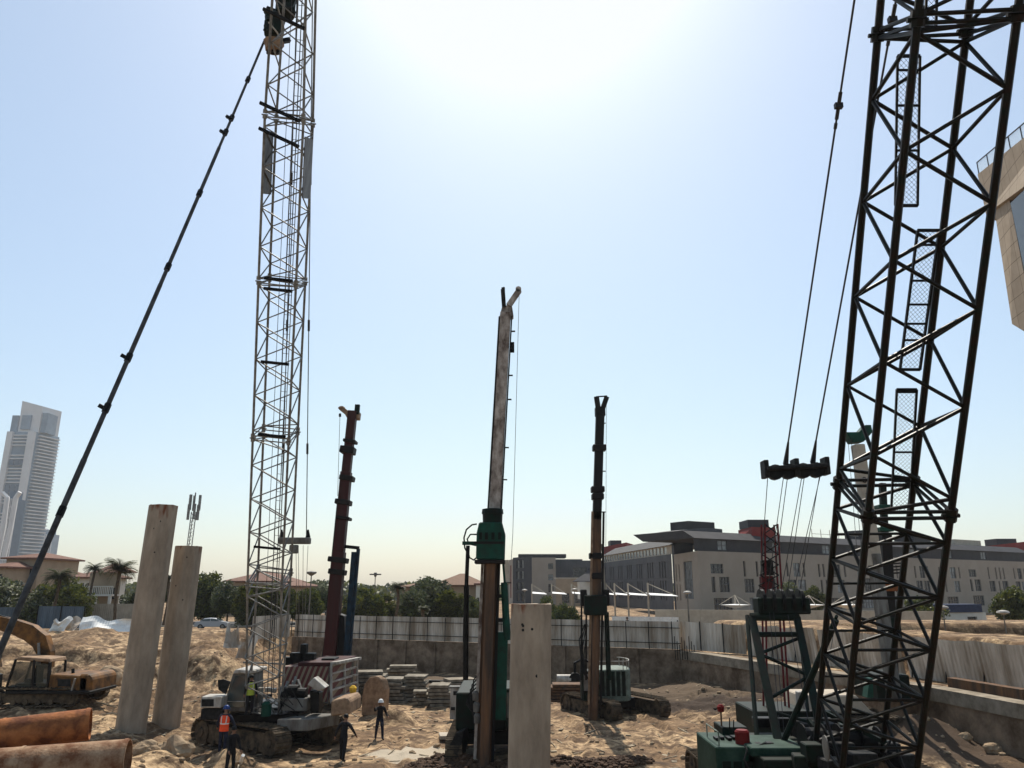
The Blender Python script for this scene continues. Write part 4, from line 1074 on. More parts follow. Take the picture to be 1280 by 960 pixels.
car(1077, 777, 100, R(5), 'dark car parked beyond the right lattice boom', M['mans'])
car(398, 757, 130, R(0), 'white car roof showing above the hoarding left of the maroon mast', M['white'], 1.3)

# ================================================================== site objects
# ---- tall concrete piles
def pilemat():
    m = M['pile'].copy(); m.name = 'pile_concrete_stained'; n = m.node_tree; L = n.links.new; b = n.nodes['Principled BSDF']
    src = b.inputs['Base Color'].links[0].from_socket
    tc = n.nodes.new('ShaderNodeTexCoord'); sp = n.nodes.new('ShaderNodeSeparateXYZ'); L(tc.outputs['Generated'], sp.inputs[0])
    mp = n.nodes.new('ShaderNodeMapping'); mp.inputs['Scale'].default_value = (2.2, 2.2, .5); L(tc.outputs['Object'], mp.inputs[0])
    nz = n.nodes.new('ShaderNodeTexNoise'); nz.inputs['Scale'].default_value = 1.6; nz.inputs['Detail'].default_value = 5; L(mp.outputs[0], nz.inputs[0])
    ad = n.nodes.new('ShaderNodeMath'); ad.operation = 'MULTIPLY_ADD'; ad.inputs[1].default_value = 2.2; L(sp.outputs['Z'], ad.inputs[0]); L(nz.outputs[0], ad.inputs[2])
    r = n.nodes.new('ShaderNodeValToRGB'); e = r.color_ramp.elements; e[0].position = .0; e[1].position = 1
    mrg = n.nodes.new('ShaderNodeMapRange'); mrg.inputs[1].default_value = 2.66; mrg.inputs[2].default_value = 2.82; L(ad.outputs[0], mrg.inputs[0])
    mx = n.nodes.new('ShaderNodeMixRGB'); L(mrg.outputs[0], mx.inputs[0]); L(src, mx.inputs[1]); mx.inputs[2].default_value = (.17, .06, .03, 1)
    L(mx.outputs[0], b.inputs['Base Color'])
    # dark wet band towards the muddy foot
    return m
M['pilest'] = pilemat()
def pile(pxt, pyt, pxb, pyb, D, dia, rot, lab, nholes=3, seed=0):
    top = P(pxt, pyt, D); bot = P(pxb, pyb, D); gz = H(bot.x, bot.y) - .6
    d = top - bot; bot = bot + d * ((gz - bot.z) / d.z)
    t = thing('concrete_pile', bot, lab, 'pile', 'tall concrete piles')
    mb = MB(); n = 8; r = dia / 2; vs = []; fs = []
    ring = []
    for k in range(n):
        a0 = rot + 2 * PI * k / n
        for q in (-.07, .07): ring.append((math.cos(a0 + q) * r, math.sin(a0 + q) * r))
    m = len(ring); lev = [0, .35, .7, .93, .985, 1.0]
    for li, l in enumerate(lev):
        c = bot.lerp(top, l)
        for i, (x, y) in enumerate(ring):
            dz = .05 * noise.noise(V((x * 3 + seed, y * 3, 0))) if l == 1 else 0
            vs.append(c + V((x, y, dz)))
    for l in range(len(lev) - 1):
        for i in range(m): fs.append((l * m + i, l * m + (i + 1) % m, (l + 1) * m + (i + 1) % m, (l + 1) * m + i))
    # hollow rim
    o = len(vs); ct = top
    for x, y in ring: vs.append(ct + V((x * .72, y * .72, -.01)))
    for x, y in ring: vs.append(ct + V((x * .7, y * .7, -.9)))
    t0 = (len(lev) - 1) * m
    for i in range(m):
        fs.append((t0 + i, t0 + (i + 1) % m, o + (i + 1) % m, o + i)); fs.append((o + i, o + (i + 1) % m, o + m + (i + 1) % m, o + m + i))
    fs.append(tuple(range(o + m, o + 2 * m)))
    mb.add(vs, fs); mb.build('shaft', M['pilest'], t)
    r_ = random.Random(seed)
    for k in range(nholes):
        l = 1 - r_.uniform(.04, .3); c = bot.lerp(top, l); a = -PI / 2 + r_.uniform(-.5, .5)
        f = r * math.cos(PI / 8) / max(.75, math.cos(((a - rot) % (PI / 4)) - PI / 8))
        p = c + V((math.cos(a) * f, math.sin(a) * f, 0)); nn = V((math.cos(a), math.sin(a), 0))
        mb = MB(); mb.tube(p - nn * .06, p + nn * .018, .035 + .015 * r_.random(), n=10); mb.build('lifting_hole', M['black'], t)
pile(204.5, 632, 165, 900, 38.5, 1.36, .25, 'tallest concrete pile, leftmost of the three, leaning slightly to the right', 3, 1)
pile(236, 683, 209, 893, 40.5, 1.36, .1, 'middle-height concrete pile standing close right of the tallest one', 3, 2)
pile(664, 755, 661, 965, 24.0, 1.27, .42, 'thick nearest concrete pile with rust streaked top, in front of the central drill rig', 5, 4)

# ---- casing pipes lower left
def pipe(a, b, r, m, lab, nm):
    t = thing(nm, a, lab, 'pipe', 'large pipes on the ground')
    mb = MB(); n = 28; d, x, y, L = mb.frame(a, b); vs = []; fs = []
    for p, rr in ((a, r), (b, r), (b, r * .93), (a, r * .93)):
        for i in range(n): q = 2 * PI * i / n; vs.append(V(p) + x * rr * math.cos(q) + y * rr * math.sin(q))
    for k in range(4):
        for i in range(n): fs.append((k * n + i, k * n + (i + 1) % n, ((k + 1) % 4) * n + (i + 1) % n, ((k + 1) % 4) * n + i))
    mb.add(vs, fs); mb.build('shell', m, t, smooth=True)
    for s_ in (.0, .42):
        mb = MB(); p = a + d * (s_ * L); mb.tube(p + d * .03, p + d * (.14), r * 1.03, n=28, cap=False)
        mb.build('collar', m, t, smooth=True)
pipe(P(113, 905, 29.2), P(-150, 938, 27), .53, M['rust'], 'rusty orange steel casing pipe lying at the lower left', 'steel_casing')
pipe(P(160, 950, 25.6), P(-160, 975, 24), .60, M['rustc'], 'pale rust-stained concrete pipe in front of the rusty casing at the lower left corner', 'concrete_pipe')

# ---- track unit (local X = travel direction)
def track_unit(par, c, yaw, L, Hh, W, m=None, nm='track'):
    m = m or M['track']
    Mx = Matrix.Translation(c) @ Matrix.Rotation(yaw, 4, 'Z')
    r = Hh / 2; st = L - Hh; per = 2 * st + 2 * PI * r; n = int(per / .24)
    def pt(s_):
        s_ %= per
        if s_ < st: return (-st / 2 + s_, 0, 0)
        s_ -= st
        if s_ < PI * r: a = s_ / r; return (st / 2 + r * math.sin(a), r - r * math.cos(a), a)
        s_ -= PI * r
        if s_ < st: return (st / 2 - s_, 2 * r, PI)
        s_ -= st; a = s_ / r; return (-st / 2 - r * math.sin(a), r + r * math.cos(a), PI + a)
    mb = MB(Mx)
    for k in range(n):
        x, z, a = pt(k * per / n); rot = Matrix.Rotation(-a, 3, 'Y')
        mb.box((x, 0, z), (per / n * .9, W, .07), rot=rot)
        o = rot @ V((0, 0, -.05)); mb.box((x + o.x, 0, z + o.z), (.04, W * .98, .06), rot=rot)
    tk = mb.build(nm, m, par)
    mb = MB(Mx); mb.prism([V((-st / 2, -W * .28, .16)), V((st / 2, -W * .28, .16)), V((st / 2, -W * .28, Hh - .22)), V((-st / 2, -W * .28, Hh - .22))], V((0, W * .56, 0)))
    mb.build('side_frame', m, tk)
    for sx in (-1, 1):
        mb = MB(Mx); mb.tube((sx * st / 2, -W * .36, r), (sx * st / 2, W * .36, r), r * .86, n=16); mb.tube((sx * st / 2, -W * .44, r), (sx * st / 2, W * .44, r), r * .35, n=10)
        mb.build('sprocket', m, tk)
    k = max(4, int(st / .55))
    for i in range(k):
        mb = MB(Mx); x = -st / 2 + st * (i + .5) / k; mb.tube((x, -W * .36, .19), (x, W * .36, .19), .14, n=10); mb.build('roller', m, tk)
    return tk

def lattice(par, c0, dr, e1, e2, sa, sb, w, bay, ph, cr, lr, m, mch, nm='boom_section', flip=False, mc2=None):
    """one section with its lacing; four chords as sub-parts. w(s)->(half1, half2)"""
    def pt(s, i):
        a, b = w(s); s1, s2 = ((-1, 1), (-1, -1), (1, -1), (1, 1))[i]
        return c0 + dr * s + e1 * (s1 * a) + e2 * (s2 * b)
    # chord order: 0 L(far-left) 1 F(near-left) 2 R(near-right) 3 B(far-right); 0,2 in phase, 1,3 half phase
    mb = MB()
    def nodes(i):
        off = ph + (bay / 2 if i in (1, 3) else 0); k0 = math.ceil((sa + .15 - off) / bay); out_ = []
        while off + k0 * bay < sb - .12: out_.append(off + k0 * bay); k0 += 1
        return out_
    for i in range(4):
        j = (i + 1) % 4
        ev = sorted([(s, i) for s in nodes(i)] + [(s, j) for s in nodes(j)])
        ev = [(sa + .06, ev[0][1] ^ 0 if False else (j if ev[0][1] == i else i))] + ev + [(sb - .06, (j if ev[-1][1] == i else i))]
        for (s0, c_), (s1, c2) in zip(ev[:-1], ev[1:]):
            if c_ != c2: mb.tube(pt(s0, c_), pt(s1, c2), lr, n=6)
        mb.tube(pt(sa + .06, i), pt(sa + .06, j), lr, n=6); mb.tube(pt(sb - .06, i), pt(sb - .06, j), lr, n=6)
    if flip:
        for i in (1, 3):
            j = (i + 1) % 4; nn_ = nodes(j if i == 1 else i)
            for s_ in nn_: mb.tube(pt(s_, i), pt(s_, j), lr * .8, n=6)
        for s_ in nodes(0)[::2]:
            mb.tube(pt(s_, 0), pt(s_, 2), lr * .8, n=6)
    sec = mb.build(nm, m, par, smooth=True)
    for i in range(4):
        mb = MB(); mb.tube(pt(sa, i), pt(sb, i), cr, n=8)
        mb.tube(pt(sa, i), pt(sa + .14, i), cr * 1.7, n=8); mb.tube(pt(sb - .14, i), pt(sb, i), cr * 1.7, n=8)
        a = pt(sb, i); mb.tube(a - e1 * cr * 2.4, a + e1 * cr * 2.4, cr * .6, n=6)
        mb.build('chord', mch, sec, smooth=True)
    return sec
def frameaxis(sl_, yaw):
    dr = V((sl_[0], sl_[1], 1)).normalized(); e1 = V((math.cos(yaw), math.sin(yaw), 0)); e2 = dr.cross(e1).normalized(); e1 = e2.cross(dr).normalized()
    return dr, e1, e2
def pbox(px0, px1, py0, py1, D, dep, m, nm, par=None, skew=0, **k):
    a = P(px0, py1, D); b = P(px1, py1, D); zt = P(px0, py0, D).z
    mb = MB(); mb.prism([a, V((b.x, D, a.z)), V((b.x, D, zt)), V((a.x, D, zt))], V((skew, dep, 0)))
    return mb.build(nm, m, par, bevel=.03, **k)

# ================================================================== right crawler crane
cr = thing('crawler_crane', V((10.2, 27, 0)), 'dark green crawler crane with a huge lattice boom filling the right of the view', 'crane')
c0 = V((9.86, 19.44, 10)); dr, e1, e2 = frameaxis((-.046, -.606), -.058)
wR = lambda s: (1.0, 1.0 if s > -8.8 else 1.0)
ax = lambda s: c0 + dr * s
for sa, sb in ((-9.9, -.9), (-.85, 10.4), (10.45, 21.6), (21.65, 31.0)):
    lattice(cr, c0, dr, e1, e2, sa, sb, wR, 2.36 if sa > -5 else 1.55, -.45 if sa > -5 else -.1, .088, .048, M['boomgreen'], M['boomgreen'], flip=sa < -5)
# boom tip
mb = MB(); tip = ax(31.0)
for s1 in (-1, 1):
    for s2 in (-1, 1): mb.tube(tip + e1 * s1 + e2 * s2, tip + dr * 2.2 + e1 * .35 * s1 + e2 * .2 * s2, .07, n=6)
mb.tube(tip + dr * 2.2 - e1 * .6, tip + dr * 2.2 + e1 * .6, .45, n=14); mb.build('boom_tip', M['boomgreen'], cr)
# foot + pivot
mb = MB(); ft = ax(-9.9)
for s1 in (-1, 1): mb.bar(ft + e1 * s1, ft + e1 * s1 - dr * .7 , .16, .3)
mb.build('boom_foot', M['boomgreen'], cr)
# walkway panels inside the boom
def sol(py):
    lo, hi = -12, 20
    for _ in range(40):
        mid = (lo + hi) / 2; q = ax(mid); z = q.z - CAMZ; y = 480 - FPX * (z * CP - q.y * SP) / (q.y * CP + z * SP)
        if y > py: lo = mid
        else: hi = mid
    return ax(lo).y
for (xa, xb, ya, xc, xd, yb, rungs) in ((1122, 1150, 70, 1119, 1147, 257, (.09, .32, .62)), (1147, 1174, 288, 1125, 1150, 462, (.1, .35, .52, .66, .78)), (1121, 1146, 487, 1114, 1137, 640, (.02, .5, .74)), (1160, 1172, -40, 1156, 1170, 34, (.5,))):
    Da, Db = sol(ya) + .2, sol(yb) + .2
    A, B, C_, D_ = P(xa, ya, Da), P(xb, ya, Da), P(xd, yb, Db), P(xc, yb, Db)
    mb = MB()
    for p, q_ in ((A, B), (B, C_), (C_, D_), (D_, A)): mb.bar(p, q_, .045, .07)
    for r_ in rungs: mb.bar(A.lerp(D_, r_), B.lerp(C_, r_), .03, .05)
    pn = mb.build('walkway_panel', M['steel_d'], cr)
    mb = MB(); Lh = (D_ - A).length; Wd = (B - A).length; k = int(Lh / .11)
    def pq(u, v): return A.lerp(D_, v).lerp(B.lerp(C_, v), u)
    for i in range(-int(Wd / .11), k):
        v0 = i / k; du = Wd / .11 / k
        for u0, u1, w0, w1 in ((0, 1, v0, v0 + du), (1, 0, v0, v0 + du)):
            if w1 <= 0: continue
            if w0 < 0: f = -w0 / (w1 - w0); u0 = u0 + (u1 - u0) * f; w0 = 0
            if w1 > 1: f = (1 - w0) / (w1 - w0); u1 = u0 + (u1 - u0) * f; w1 = 1
            mb.tube(pq(u0, w0), pq(u1, w1), .0045, n=3, cap=False)
    mb.build('mesh', M['steel_d'], pn)
# equaliser bar, pendants and luffing ropes
eb0, eb1 = P(958, 586, 26.6), P(1034, 582, 26.6)
mb = MB(); mb.bar(eb0, eb1, .42, .14); mb.bar(eb0 + V((0, .35, 0)), eb1 + V((0, .35, 0)), .42, .14)
for f in (0, .5, 1): p = eb0.lerp(eb1, f); mb.box(p + V((0, .17, 0)), (.16, .5, .62))
eq = mb.build('equaliser_bar', M['black'], cr, bevel=.02)
for f in (.16, .38, .62, .84):
    p = eb0.lerp(eb1, f) + V((0, .17, -.12)); mb = MB(); mb.tube(p - V((0, .13, 0)), p + V((0, .13, 0)), .27, n=14); mb.build('sheave', M['steel_d'], eq)
tp = ax(33.0)
for (f, xt, nodes_) in ((.35, 1068, (106,)), (.8, 1120, ())):
    p = eb0.lerp(eb1, f) + V((0, .17, .25)); T = P(xt, 0, 15.5); T2 = T + (T - p) * .62
    mb = MB(); mb.tube(p, T2, .028, n=6)
    mb.tube(p - V((0, 0, .1)), p.lerp(T, .06), .10, .035, n=6)
    for s_ in ((.83,) if nodes_ else (.97,)):
        q_ = p.lerp(T, s_); dd = (T - p).normalized(); mb.tube(q_ - dd * .35, q_ + dd * .35, .05, n=6); mb.box(q_, (.2, .12, .14)); mb.tube(q_ - dd * .6, q_ - dd * .45, .045)
    mb.build('pendant', M['rope'], cr)
gt = 30.6
for xb_, xg, yg in ((960, 949, 742), (980, 958, 748), (985, 964, 748), (1003, 975, 748), (1006, 983, 748), (1026, 990, 748), (1025, 998, 748)):
    mb = MB(); mb.tube(P(xb_, 592, 26.7), P(xg, yg, gt), .014, n=5); mb.build('luffing_rope', M['rope'], cr)
# gantry
gA = [(P(940, 772, 30.4), P(974, 932, 27.0)), (P(996, 772, 30.4), P(1030, 932, 27.0))]
mb = MB()
for a, b in gA: mb.bar(a, b, .24, .2)
mb.build('gantry_legs', M['greend'], cr) if False else None
for a, b in gA:
    m2 = MB(); m2.bar(a, b, .26, .2); m2.build('gantry_leg', M['greend'], cr, bevel=.02)
def gbar(x0, y0, x1, y1, r, m='greend', D0=None, D1=None, nm='gantry_brace'):
    f = lambda y: 30.4 + (27.0 - 30.4) * (y - 772) / 160
    m2 = MB(); m2.tube(P(x0, y0, D0 or f(y0)), P(x1, y1, D1 or f(y1)), r, n=8); m2.build(nm, M[m], cr, smooth=True)
gbar(938, 771, 998, 771, .16, nm='gantry_crossbeam'); gbar(945, 793, 1000, 793, .10)
gbar(952, 816, 998, 798, .06); gbar(953, 819, 1012, 845, .06); gbar(964, 872, 1012, 845, .06); gbar(967, 890, 1020, 905, .05)
gbar(934, 770, 946, 920, .085, D0=31.2, D1=28, nm='backstay_rod'); gbar(998, 772, 1010, 890, .06, D0=31.2, D1=28, nm='backstay_rod')
gbar(978, 930, 1045, 775, .10, D0=27, D1=24.5, nm='boom_stop_tube'); gbar(1012, 850, 1046, 770, .05, D0=27, D1=24.5, nm='boom_stop_tube')
m2 = MB(); m2.box(P(977, 757, 30.6), (2.0, .7, .62)); m2.build('sheave_block', M['greend'], cr, bevel=.05)
for i in range(5):
    m2 = MB(); p = P(952 + 12 * i, 752, 30.6); m2.tube(p - V((.06, 0, 0)), p + V((.06, 0, 0)), .48, n=16); m2.build('gantry_sheave', M['steel_d'], cr)
for x in (962, 967): 
    m2 = MB(); m2.tube(P(x, 765, 30.2), P(x + 14, 925, 28), .012, n=5); m2.build('hoist_rope', M['rope'], cr)
for x0, x1 in ((985, 1014), (1046, 1020)):
    m2 = MB(); m2.tube(P(x0, 768, 29.5), P(x1, 920, 27), .012, n=5); m2.build('hoist_rope', M['rope'], cr)
# superstructure
pbox(904, 936, 909, 925, 28.0, 1.2, M['greend'], 'tool_locker', cr)
pbox(898, 940, 934, 990, 26.0, 2.6, M['greenh'], 'side_housing', cr)
pbox(940, 1010, 935, 946, 25.6, 2.2, M['greenh'], 'deck_plate', cr)
pbox(960, 1100, 950, 1010, 25.0, 4.5, M['greend'], 'machinery_house', cr)
pbox(970, 1048, 889, 897, 28.6, .3, M['greend'], 'rear_beam', cr)
pbox(945, 1048, 898, 910, 29.2, .5, M['steel_d'], 'counterweight_beam', cr)
pbox(1008, 1050, 905, 935, 27.6, 1.5, M['black'], 'winch_housing', cr)
for i, x in enumerate((1016, 1036, 1060, 1085)):
    m2 = MB(); p = P(x, 925 + 4 * (i % 2), 25.8); m2.tube(p - V((.3, 0, 0)), p + V((.3, 0, 0)), .36, n=16); m2.tube(p - V((.33, 0, 0)), p - V((.29, 0, 0)), .48, n=16); m2.tube(p + V((.29, 0, 0)), p + V((.33, 0, 0)), .48, n=16); m2.build('winch_drum', M['steel_d'], cr)
p = P(928, 923, 26.6)
m2 = MB(); m2.lathe([(.2, -.26), (.23, -.2), (.23, .2), (.18, .26)], 14, p); m2.build('red_canister', M['red'], cr)
p0, p1 = P(902, 909, 28.3), P(901, 888, 28.3); m2 = MB(); m2.tube(p0, p1, .03); m2.build('beacon_post', M['rustd'], cr)
m2 = MB(); m2.lathe([(.11, -.04), (.13, .12), (.06, .2)], 10, p1); m2.build('beacon', M['red'], cr)
m2 = MB(); p = P(1033, 935, 23.2); nn = V((-.98, .12, 0)); m2.tube(p, p + nn * .03, .33, n=20); m2.build('round_plate', M['grey'], cr)
for x, y in ((912, 905), (917, 908), (989, 912)):
    m2 = MB(); m2.tube(P(x, y + 8, 27.5), P(x, y - 8, 27.5), .02); m2.build('handrail_post', M['steel_d'], cr)
m2 = MB(); m2.path([P(930, 931, 25.9), P(934, 938, 25.7), P(930, 950, 25.6), P(938, 965, 25.6)], .03); m2.build('hose', M['black'], cr)
m2 = MB(); m2.tube((9.0, 27, .9), (9.0, 27, 1.5), 1.3, n=24); m2.build('slew_ring', M['steel_d'], cr)
for x in (6.9, 13.4): track_unit(cr, V((x, 27.5, .02)), PI / 2, 7.0, 1.2, .9)
m2 = MB(); m2.box((10.15, 27.5, .7), (5.8, 2.2, .5)); m2.build('carbody', M['greend'], cr)
p = P(1100, 945, 24.0); m2 = MB(); m2.box((12.7, 23.2, .95), (1.1, 1.4, 1.3)); m2.build('cab', M['green'], cr, bevel=.05)
m2 = MB(); m2.box((12.7, 22.47, 1.0), (.9, .05, .8)); m2.build('cab_window', M['glass'], cr)

q0_ = P(898, 934, 26.0)
for i in range(3):
    m2 = MB(); m2.box(q0_ + V((.22 + .34 * i, -.015, -.75)), (.26, .03, .7)); m2.build('access_door', M['greend'], cr)
m2 = MB(); m2.path([q0_ + V((.05, .1, .02)), q0_ + V((.05, .1, .42)), q0_ + V((.05, 1.6, .42)), q0_ + V((.05, 1.6, .02))], .022); m2.build('handrail', M['greenp'], cr)
for i in range(5):
    m2 = MB(); m2.box(q0_ + V((.25 + .2 * i, 1.2 + .15 * (i % 2), .05)), (.12, .4, .08)); m2.build('cooling_vent', M['steel_d'], cr)
for x, y in ((948, 934), (962, 933), (990, 934), (1002, 935)):
    m2 = MB(); m2.box(P(x, y, 26.4) + V((0, 0, .06)), (.22, .3, .14)); m2.build('deck_fitting', M['steel_d'], cr, bevel=.02)
m2 = MB(); m2.path([P(944, 935, 25.9), P(955, 929, 26.2), P(975, 934, 26.2), P(990, 930, 26.5)], .03); m2.build('hose', M['black'], cr)
r_ = random.Random(12)
for i, (x, y, D, w_, h_) in enumerate(((1015, 940, 24.6, .5, .5), (1050, 936, 25.4, .7, .4), (1075, 948, 24.4, .8, .35), (1060, 915, 26.5, .5, .5), (1085, 925, 26.2, .6, .6), (1110, 938, 25.5, .6, .5), (1000, 952, 24.8, .4, .4), (1128, 950, 25.0, .5, .4), (1040, 955, 24.0, .6, .3))):
    m2 = MB(); m2.box(P(x, y, D), (w_, .6, h_), r_.uniform(-.4, .4)); m2.build('valve_bank', M['black' if i % 3 else 'greend'], cr, bevel=.03)
for i in range(12):
    x = r_.uniform(1005, 1130); y = r_.uniform(915, 950); D = r_.uniform(24.5, 26.5)
    m2 = MB(); m2.path([P(x, y, D), P(x + r_.uniform(-12, 12), y - r_.uniform(4, 14), D + .2), P(x + r_.uniform(-25, 25), y + r_.uniform(5, 22), D)], .028); m2.build('hydraulic_hose', M['black'], cr)
for x0, y0, x1, y1 in ((1010, 900, 1060, 960), (1062, 902, 1030, 955), (1090, 905, 1080, 960), (1030, 890, 1110, 930)):
    m2 = MB(); m2.bar(P(x0, y0, 26.3), P(x1, y1, 25), .12, .12); m2.build('frame_strut', M['greend'], cr)

# dark red lattice mast behind the gantry
M['darkred'] = mat('dark_red_paint', (.11, .012, .014), .5, 0, .2, 3)
rm = thing('lattice_mast', P(965, 790, 36), 'dark red tapering lattice mast just behind the green gantry of the right crane', 'mast')
D_ = 36
base = [P(947, 745, D_), P(974, 745, D_)]; topp = [P(956, 655, D_), P(972, 655, D_)]
for a, b in zip(base, topp):
    for dy in (0, .5): m2 = MB(); m2.tube(V((a.x, a.y + dy, H(a.x, a.y) + 1.4)), b + V((0, dy, 0)), .045); m2.build('chord', M['darkred'], rm)
m2 = MB()
for i in range(7):
    a, b = base[0].lerp(topp[0], i / 7), base[1].lerp(topp[1], (i + 1) / 7); m2.tube(a, b, .03); m2.tube(base[1].lerp(topp[1], i / 7), base[0].lerp(topp[0], (i + 1) / 7), .03)
m2.build('lacing', M['steel_d'], rm)
pbox(954, 969, 720, 745, 36.1, .4, M['darkred'], 'red_panel', rm); pbox(954, 968, 700, 719, 36.1, .3, M['steel_d'], 'dark_panel', rm)
a = P(960, 790, 36); m2 = MB(); m2.box((a.x, 36.4, 1.1), (2.4, 3.0, 1.6)); m2.build('machine_base', M['greend'], rm, bevel=.05)

# ================================================================== telescopic crane + green rig behind the right boom
tc_ = thing('telescopic_crane', V((15.3, 37.5, H(15.3, 37.5))), 'white bodied crane with a grey telescopic boom and green head behind the right lattice boom', 'crane')
ba, bb = P(1118, 872, 37.5), P(1072, 556, 37.5)
m2 = MB(); m2.bar(ba, ba.lerp(bb, .55), .6, .46, (1, 0, 0)); m2.build('base_boom', M['grey'], tc_, bevel=.04)
m2 = MB(); m2.bar(ba.lerp(bb, .5), bb, .56, .5, (1, 0, 0)); m2.build('inner_boom', M['concl'], tc_, bevel=.04)
hd = MB(); q0 = P(1060, 541, 37.4); 
hd.prism([P(1058, 540, 37.2), P(1066, 553, 37.2), P(1080, 552, 37.2), P(1091, 540, 37.2), P(1089, 531, 37.2), P(1082, 531, 37.2), P(1074, 540, 37.2)], V((0, .6, 0))); hd.build('boom_head', M['green'], tc_, bevel=.02)
m2 = MB(); m2.bar(P(1068, 629, 37.3), P(1080, 629, 37.3), .12, .12); m2.build('side_bracket', M['green'], tc_)
for x0, x1 in ((1060, 1072), (1064, 1078)): m2 = MB(); m2.tube(P(x0, 548, 37.1), P(x1, 700, 37.1), .012); m2.build('hoist_rope', M['rope'], tc_)
def text3(body, p, size, m, nm, par, ext=.01, rot=(PI / 2, 0, 0)):
    cu = bpy.data.curves.new(nm, 'FONT'); cu.body = body; cu.size = size; cu.extrude = ext; cu.align_x = 'CENTER'; cu.align_y = 'CENTER'
    o = bpy.data.objects.new('tmp', cu); COL.objects.link(o); bpy.context.view_layer.update()
    me = bpy.data.meshes.new_from_object(o.evaluated_get(bpy.context.evaluated_depsgraph_get())); bpy.data.objects.remove(o)
    me.materials.clear(); me.materials.append(m); ob = bpy.data.objects.new(nm, me); COL.objects.link(ob)
    ob.parent = par; ob.location = V(p) - ORG[par]; ob.rotation_euler = rot; return ob
dirb = (bb - ba).normalized()
pp = P(1081.5, 600, 37.1); pp.y = ba.lerp(bb, .85).y - .32
text3('8', pp, .42, M['black'], 'boom_number', tc_)
pp = P(1084.5, 620, 37.1); pp.y -= .02; text3('2', pp, .42, M['green'], 'boom_number', tc_)
a = P(1001, 892, 37.0); b = P(1092, 892, 37.0); zt = P(1001, 869, 37).z
m2 = MB(); m2.prism([a, b, V((b.x - .7, 37, zt)), V((a.x + .1, 37, zt))], V((0, 2.2, 0))); m2.build('body', M['concl'], tc_, bevel=.05)
pbox(1001, 1009, 865, 892, 36.8, .5, M['white'], 'front_panel', tc_)
m2 = MB(); m2.prism([P(1084, 872, 36.7), P(1092, 872, 36.7), P(1091, 848, 36.7), P(1087, 848, 36.7)], V((0, .5, 0))); m2.build('green_bracket', M['green'], tc_)
gz = H(15.3, 38)
for y in (36.9, 39.6): track_unit(tc_, V((15.4, y, gz)), 0, 4.6, .85, .6)
m2 = MB(); m2.box((15.4, 38.2, gz + .7), (2.6, 2.0, .5)); m2.build('carbody', M['steel_d'], tc_)

rg = thing('drilling_rig', V((19.0, 42, H(18, 40))), 'dark oily drill mast with teal clamps behind the right lattice boom', 'drilling rig', 'drilling rigs')
ra, rb = P(1150, 870, 39), P(1103, 604, 39); ra.x = min(ra.x, 18.2)
m2 = MB(); m2.bar(ra, ra.lerp(rb, .75), .5, .5, (1, 0, 0)); m2.build('lower_mast', M['mastd'], rg, bevel=.02)
m2 = MB(); m2.bar(ra.lerp(rb, .75), rb, .28, .3, (1, 0, 0)); m2.build('upper_mast', M['greend'], rg, bevel=.02)
for f in (.77, .88): p = ra.lerp(rb, f); m2 = MB(); m2.box(p, (.7, .6, .22)); m2.build('clamp', M['green'], rg, bevel=.03)
p = ra.lerp(rb, .5); m2 = MB(); m2.box(p, (.75, .8, .5)); m2.build('rotary_head', M['rust'], rg, bevel=.04)
for i in range(4): p = ra.lerp(rb, .56 + .015 * i); m2 = MB(); m2.tube(p + V((.3, -.1, 0)), p + V((.75, -.1, .03)), .04); m2.build('hose_bracket', M['steel_d'], rg)
m2 = MB(); m2.box(ra + V((-.1, .8, .4)), (1.6, 2.6, 1.2)); m2.build('body', M['greend'], rg, bevel=.06)
m2 = MB(); m2.tube(ra.lerp(rb, .05) + V((.3, .3, 0)), ra.lerp(rb, .4) + V((.2, .3, 0)), .08); m2.build('hydraulic_ram', M['green'], rg)
# green bits low behind boom
mm = P(1120, 745, 40)
m2 = MB(); m2.box(ra.lerp(rb, .3), (.9, .7, 1.1)); m2.build('hose_reel', M['greend'], rg, bevel=.05)

# ================================================================== left crawler crane
lc = thing('crawler_crane', V((-11.3, 38.3, 0)), 'grey and white crawler crane with a tall silver lattice boom on the left', 'crane')
c0 = V((-10.23, 32.86, 9.4)); dr, e1, e2 = frameaxis((.122, -.518), .016)
wL = lambda s: (.72 * (1 if s < 16.5 else max(.68, 1 - (s - 16.5) * .075)), .72 if s > -6.5 else max(.2, .72 - (-6.5 - s) * .25))
for sa, sb in ((-9.0, -2.3), (-2.25, 4.2), (4.25, 10.55), (10.6, 16.7), (16.75, 24.5)):
    sc = lattice(lc, c0, dr, e1, e2, sa, sb, wL, 1.47, .85, .05, .027, M['silver'], M['silver'])
axl = lambda s: c0 + dr * s
mb = MB()
for s1 in (-1, 1):
    for s2 in (-1, 1): mb.tube(axl(24.5) + e1 * .3 * s1 + e2 * .72 * s2, axl(26) + e1 * .2 * s1 + e2 * .15 * s2, .05)
mb.tube(axl(26) - e1 * .4, axl(26) + e1 * .4, .35, n=14); mb.build('boom_tip', M['silver'], lc)
for s_ in (20.3, 17.1, 16.2, 10.7, 10.3, 7.4, 4.4, -.5):
    for k in ((-1,) if s_ > 12 else (1,)):
        m2 = MB(); a = axl(s_) - e1 * (.9 if s_ > 12 else .5) + e2 * (-.76); b = axl(s_ - (.5 if s_ > 12 else 0)) + e1 * (.6) + e2 * (-.76); m2.bar(a, b, .1, .1); m2.build('cross_beam', M['steel_d'], lc)
# two side panels
for sg in (-1, 1):
    a = axl(16.1) + e1 * .75 * sg; b = axl(13.85) + e1 * .75 * sg
    m2 = MB(); m2.prism([a - e2 * .6, a + e2 * .6, b + e2 * .6, b - e2 * .6], e1 * .03 * sg); m2.build('side_sheet', M['grey'], lc)
